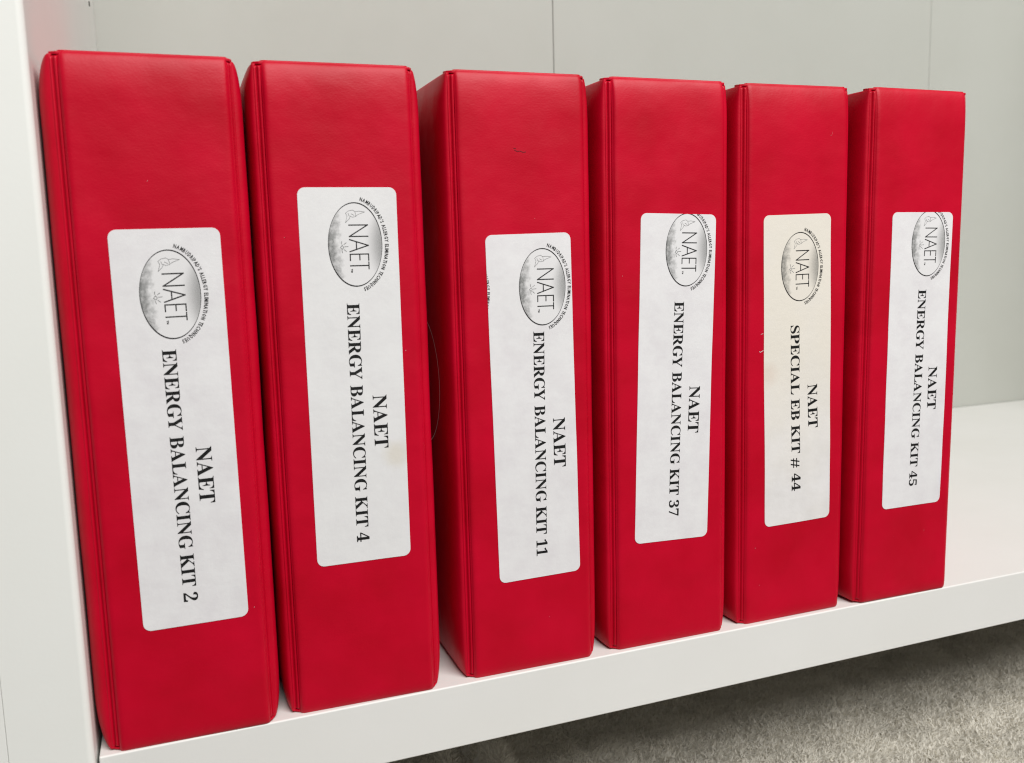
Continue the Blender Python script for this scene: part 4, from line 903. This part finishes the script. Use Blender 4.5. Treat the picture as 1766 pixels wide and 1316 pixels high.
for bi, B in enumerate(BIND):
    yw, ln = math.radians(B['yaw']), math.radians(B['lean'])
    ux = Vector((math.cos(yw), math.sin(yw), 0))
    org = Vector((B['x'], B['y'] - 0.0008, 0.0)) + ux * SC
    root = empty("binder", org)
    root.rotation_euler = (0.0, ln, yw)
    root.location.z = abs(math.sin(ln)) * (XO[-1] + 0.001) + 0.0001
    tag(root, B['text'], "binder", "red binders on the shelf")
    seed = bi * 1.37 + 0.4

    def ys(x, z, seed=seed):
        return spine_y(x, z, seed)

    xs = spaced(-SX, SX, 18, 0.006, 9)
    zs = spaced(0.0, HB, 60, 0.021, 14)
    link("spine", grid_mesh("spine", xs, zs, lambda x, z: (x, ys(x, z), z), lambda x, z: (x, 0.0041, z)), VINYL, root, True)
    link("lining", LINING, VINYL, root)
    link("rim", RIM, VINYL, root)
    link("rim", RIM_B, VINYL, root)
    link("tray", TRAY, VINYL, root, True)
    link("hinge", HINGE_L, VINYL, root, True)
    link("hinge", HINGE_R, VINYL, root, True)
    cov = link("cover", COVER_SWOLLEN if bi == 0 else COVER_L, VINYL, root, True)
    if bi:
        link("printed_ring", RING, RINGM, cov)
    link("cover", COVER_R, VINYL, root, True)

    # --- label
    cx, cz, rd = B['lab'][0] * mm, B['lab'][1] * mm, math.radians(-B['lab'][2] * -1)
    ca, sa = math.cos(rd), math.sin(rd)

    def lab_pt(u, v):
        return (cx + u * ca - v * sa, cz + u * sa + v * ca)

    bm = bmesh.new()
    rr = [lab_pt(u, v) for u, v in rounded_rect(LW, LH, 0.0034)]
    fr = [bm.verts.new((x, 0, z)) for x, z in rr]
    bm.faces.new(fr)
    for k in range(1, 44):
        t = -LH / 2 + LH * k / 44
        p_ = lab_pt(0, t)
        bmesh.ops.bisect_plane(bm, geom=bm.verts[:] + bm.edges[:] + bm.faces[:], plane_co=(p_[0], 0, p_[1]), plane_no=(-sa, 0, ca))
    for k in range(1, 12):
        p_ = lab_pt(-LW / 2 + LW * k / 12, 0)
        bmesh.ops.bisect_plane(bm, geom=bm.verts[:] + bm.edges[:] + bm.faces[:], plane_co=(p_[0], 0, p_[1]), plane_no=(ca, 0, sa))
    r = bmesh.ops.extrude_face_region(bm, geom=bm.faces[:])
    newv = [g for g in r['geom'] if isinstance(g, bmesh.types.BMVert)]
    ns = set(newv)
    for v in bm.verts:
        v.co.y = ys(v.co.x, v.co.z) - (0.00022 if v in ns else -0.0001)
    lab = from_bm("label", bm, (PAPER, PAPER_ST, PAPER_OLD)[B['paper']], root)

    def yl(x, z):
        return ys(x, z) - 0.00022

    link_to = lab
    # --- lettering
    q = lambda p: (p[0] * mm, p[1] * mm)
    flat_print("title_lettering", text_run(B['s'], 'b', q(B['t2'][0]), q(B['t2'][1]), 0.0057), yl, INK, lab, lift=0.00011)
    flat_print("heading_lettering", text_run("NAET", 'b', q(B['t1'][0]), q(B['t1'][1]), 0.0065), yl, INK, lab, lift=0.00011)
    # --- oval emblem
    ex, ez, er = B['em'][0] * mm, B['em'][1] * mm, math.radians(B['em'][2])
    a_, b_ = 0.01875, 0.01225
    top = lab_pt(0, LH / 2)
    lef = lab_pt(-LW / 2, 0)
    rig = lab_pt(LW / 2, 0)
    clip = [((top[0], 0, top[1]), (-sa, 0, ca)), ((lef[0], 0, lef[1]), (-ca, 0, -sa)), ((rig[0], 0, rig[1]), (ca, 0, sa))]
    n = 72
    disc = [to_binder(a_ * math.cos(math.tau * k / n), b_ * math.sin(math.tau * k / n), ex, ez, er) for k in range(n)]
    flat_print("emblem_picture", [(disc, [tuple(range(n))])], yl, EMBLEM_OLD if B['paper'] == 2 else EMBLEM, lab, clip,
               origin=(ex, 0, ez), lift=0.00008)
    ring = []
    for k in range(n):
        t0, t1 = math.tau * k / n, math.tau * (k + 1) / n
        w0 = 0.00016 + 0.00008 * math.sin(t0 * 2.0 + 2.2)
        w1 = 0.00016 + 0.00008 * math.sin(t1 * 2.0 + 2.2)
        ring.append(([to_binder((a_ - w0) * math.cos(t0), (b_ - w0) * math.sin(t0), ex, ez, er), to_binder((a_ - w1) * math.cos(t1), (b_ - w1) * math.sin(t1), ex, ez, er),
                      to_binder((a_ + w1) * math.cos(t1), (b_ + w1) * math.sin(t1), ex, ez, er), to_binder((a_ + w0) * math.cos(t0), (b_ + w0) * math.sin(t0), ex, ez, er)], [(0, 1, 2, 3)]))
    flat_print("emblem_outline", ring, yl, INK, lab, clip, lift=0.00014)
    # thin capitals inside the oval
    nae = []
    for ch, X, W_ in (("N", -8.8, 5.1 / .62), ("A", -2.3, 5.4 / .72), ("E", 4.3, 2.8 / .5), ("T", 8.1, 3.0 / .6)):
        for pl in THIN[ch]:
            pts = [to_binder((X + p[0] * W_) * mm, (-2.6 + p[1] * 8.4) * mm, ex, ez, er) for p in pl]
            nae += stroke(pts, 0.00050)
    X = 11.0
    # small trade mark sign after the T
    for pl in ([(0, .5), (0, 1.1)], [(-.3, 1.1), (.3, 1.1)], [(.6, .5), (.6, 1.1), (.85, .7), (1.1, 1.1), (1.1, .5)]):
        nae += stroke([to_binder((X + 0.3 + p[0]) * mm, (-2.9 + p[1]) * mm, ex, ez, er) for p in pl], 0.00022)
    flat_print("emblem_lettering", nae, yl, INK_THIN, lab, clip, lift=0.00016)
    mot = motto_glyphs(ex, ez, er, a_, b_)
    _m = None
    if bi == 2:   # neighbour's motto cut off along the left edge of this label
        _m = flat_print("motto_fragment", motto_glyphs(ex - 0.0428, ez - 0.0015, er, a_, b_), yl, INK, lab, clip, lift=0.00012)
    flat_print("emblem_motto", mot, yl, INK, lab, clip, lift=0.00012)
    bird = []
    for pl in BIRD:
        bird += stroke([to_binder((p[0] - 1.9) * mm, (p[1] * 1.05 - 0.3) * mm, ex, ez, er) for p in pl], 0.0002)
    for pl in FLOWER:
        bird += stroke([to_binder(p[0] * mm, p[1] * mm, ex, ez, er) for p in pl], 0.00028)
    flat_print("emblem_bird", bird, yl, INK_SOFT, lab, clip, lift=0.00012)

    # --- wear: a few specks of grit and nicks
    rnd = random.Random(40 + bi)
    spk = []
    for _ in range(4):
        x, z = rnd.uniform(-SX + .002, SX - .002), rnd.uniform(0.02, 0.28)
        r_ = rnd.uniform(0.0001, 0.0002)
        if abs(x - cx) < LW / 2 + .001 and abs(z - cz) < LH / 2 + .001:
            continue
        k0 = rnd.uniform(0, 3)
        spk.append(([(x + r_ * math.cos(k0 + k) * rnd.uniform(.6, 1.4), z + r_ * math.sin(k0 + k) * rnd.uniform(.6, 1.6)) for k in (0, 1.2, 2.5, 3.8, 5.1)], [(0, 1, 2, 3, 4)]))
    if bi == 4:
        spk += stroke([(-.0225, .1665), (-.0238, .1662)], .0002) + stroke([(-.0222, .1571), (-.0240, .1563), (-.0246, .1566)], .0003)
        flat_print("nick", stroke([(.0218, .2752), (.0213, .2735), (.0205, .2733)], .00025), lambda x, z: ys(x, z), NICK, root, lift=0.00012)
    if spk:
        _s = flat_print("scuff_marks", spk, lambda x, z: ys(x, z), SCUFF, root, lift=0.00012)
        _s["kind"] = "stuff"
    if bi == 2:
        flat_print("scratch", stroke([(-.0040, .2632), (-.0028, .2626), (-.0012, .2628), (.0002, .2622), (.0016, .2624)], .0003)
                   + stroke([(-.0046, .2641), (-.0034, .2639)], .0002), lambda x, z: ys(x, z), SCUFF_D, root, lift=0.00012)
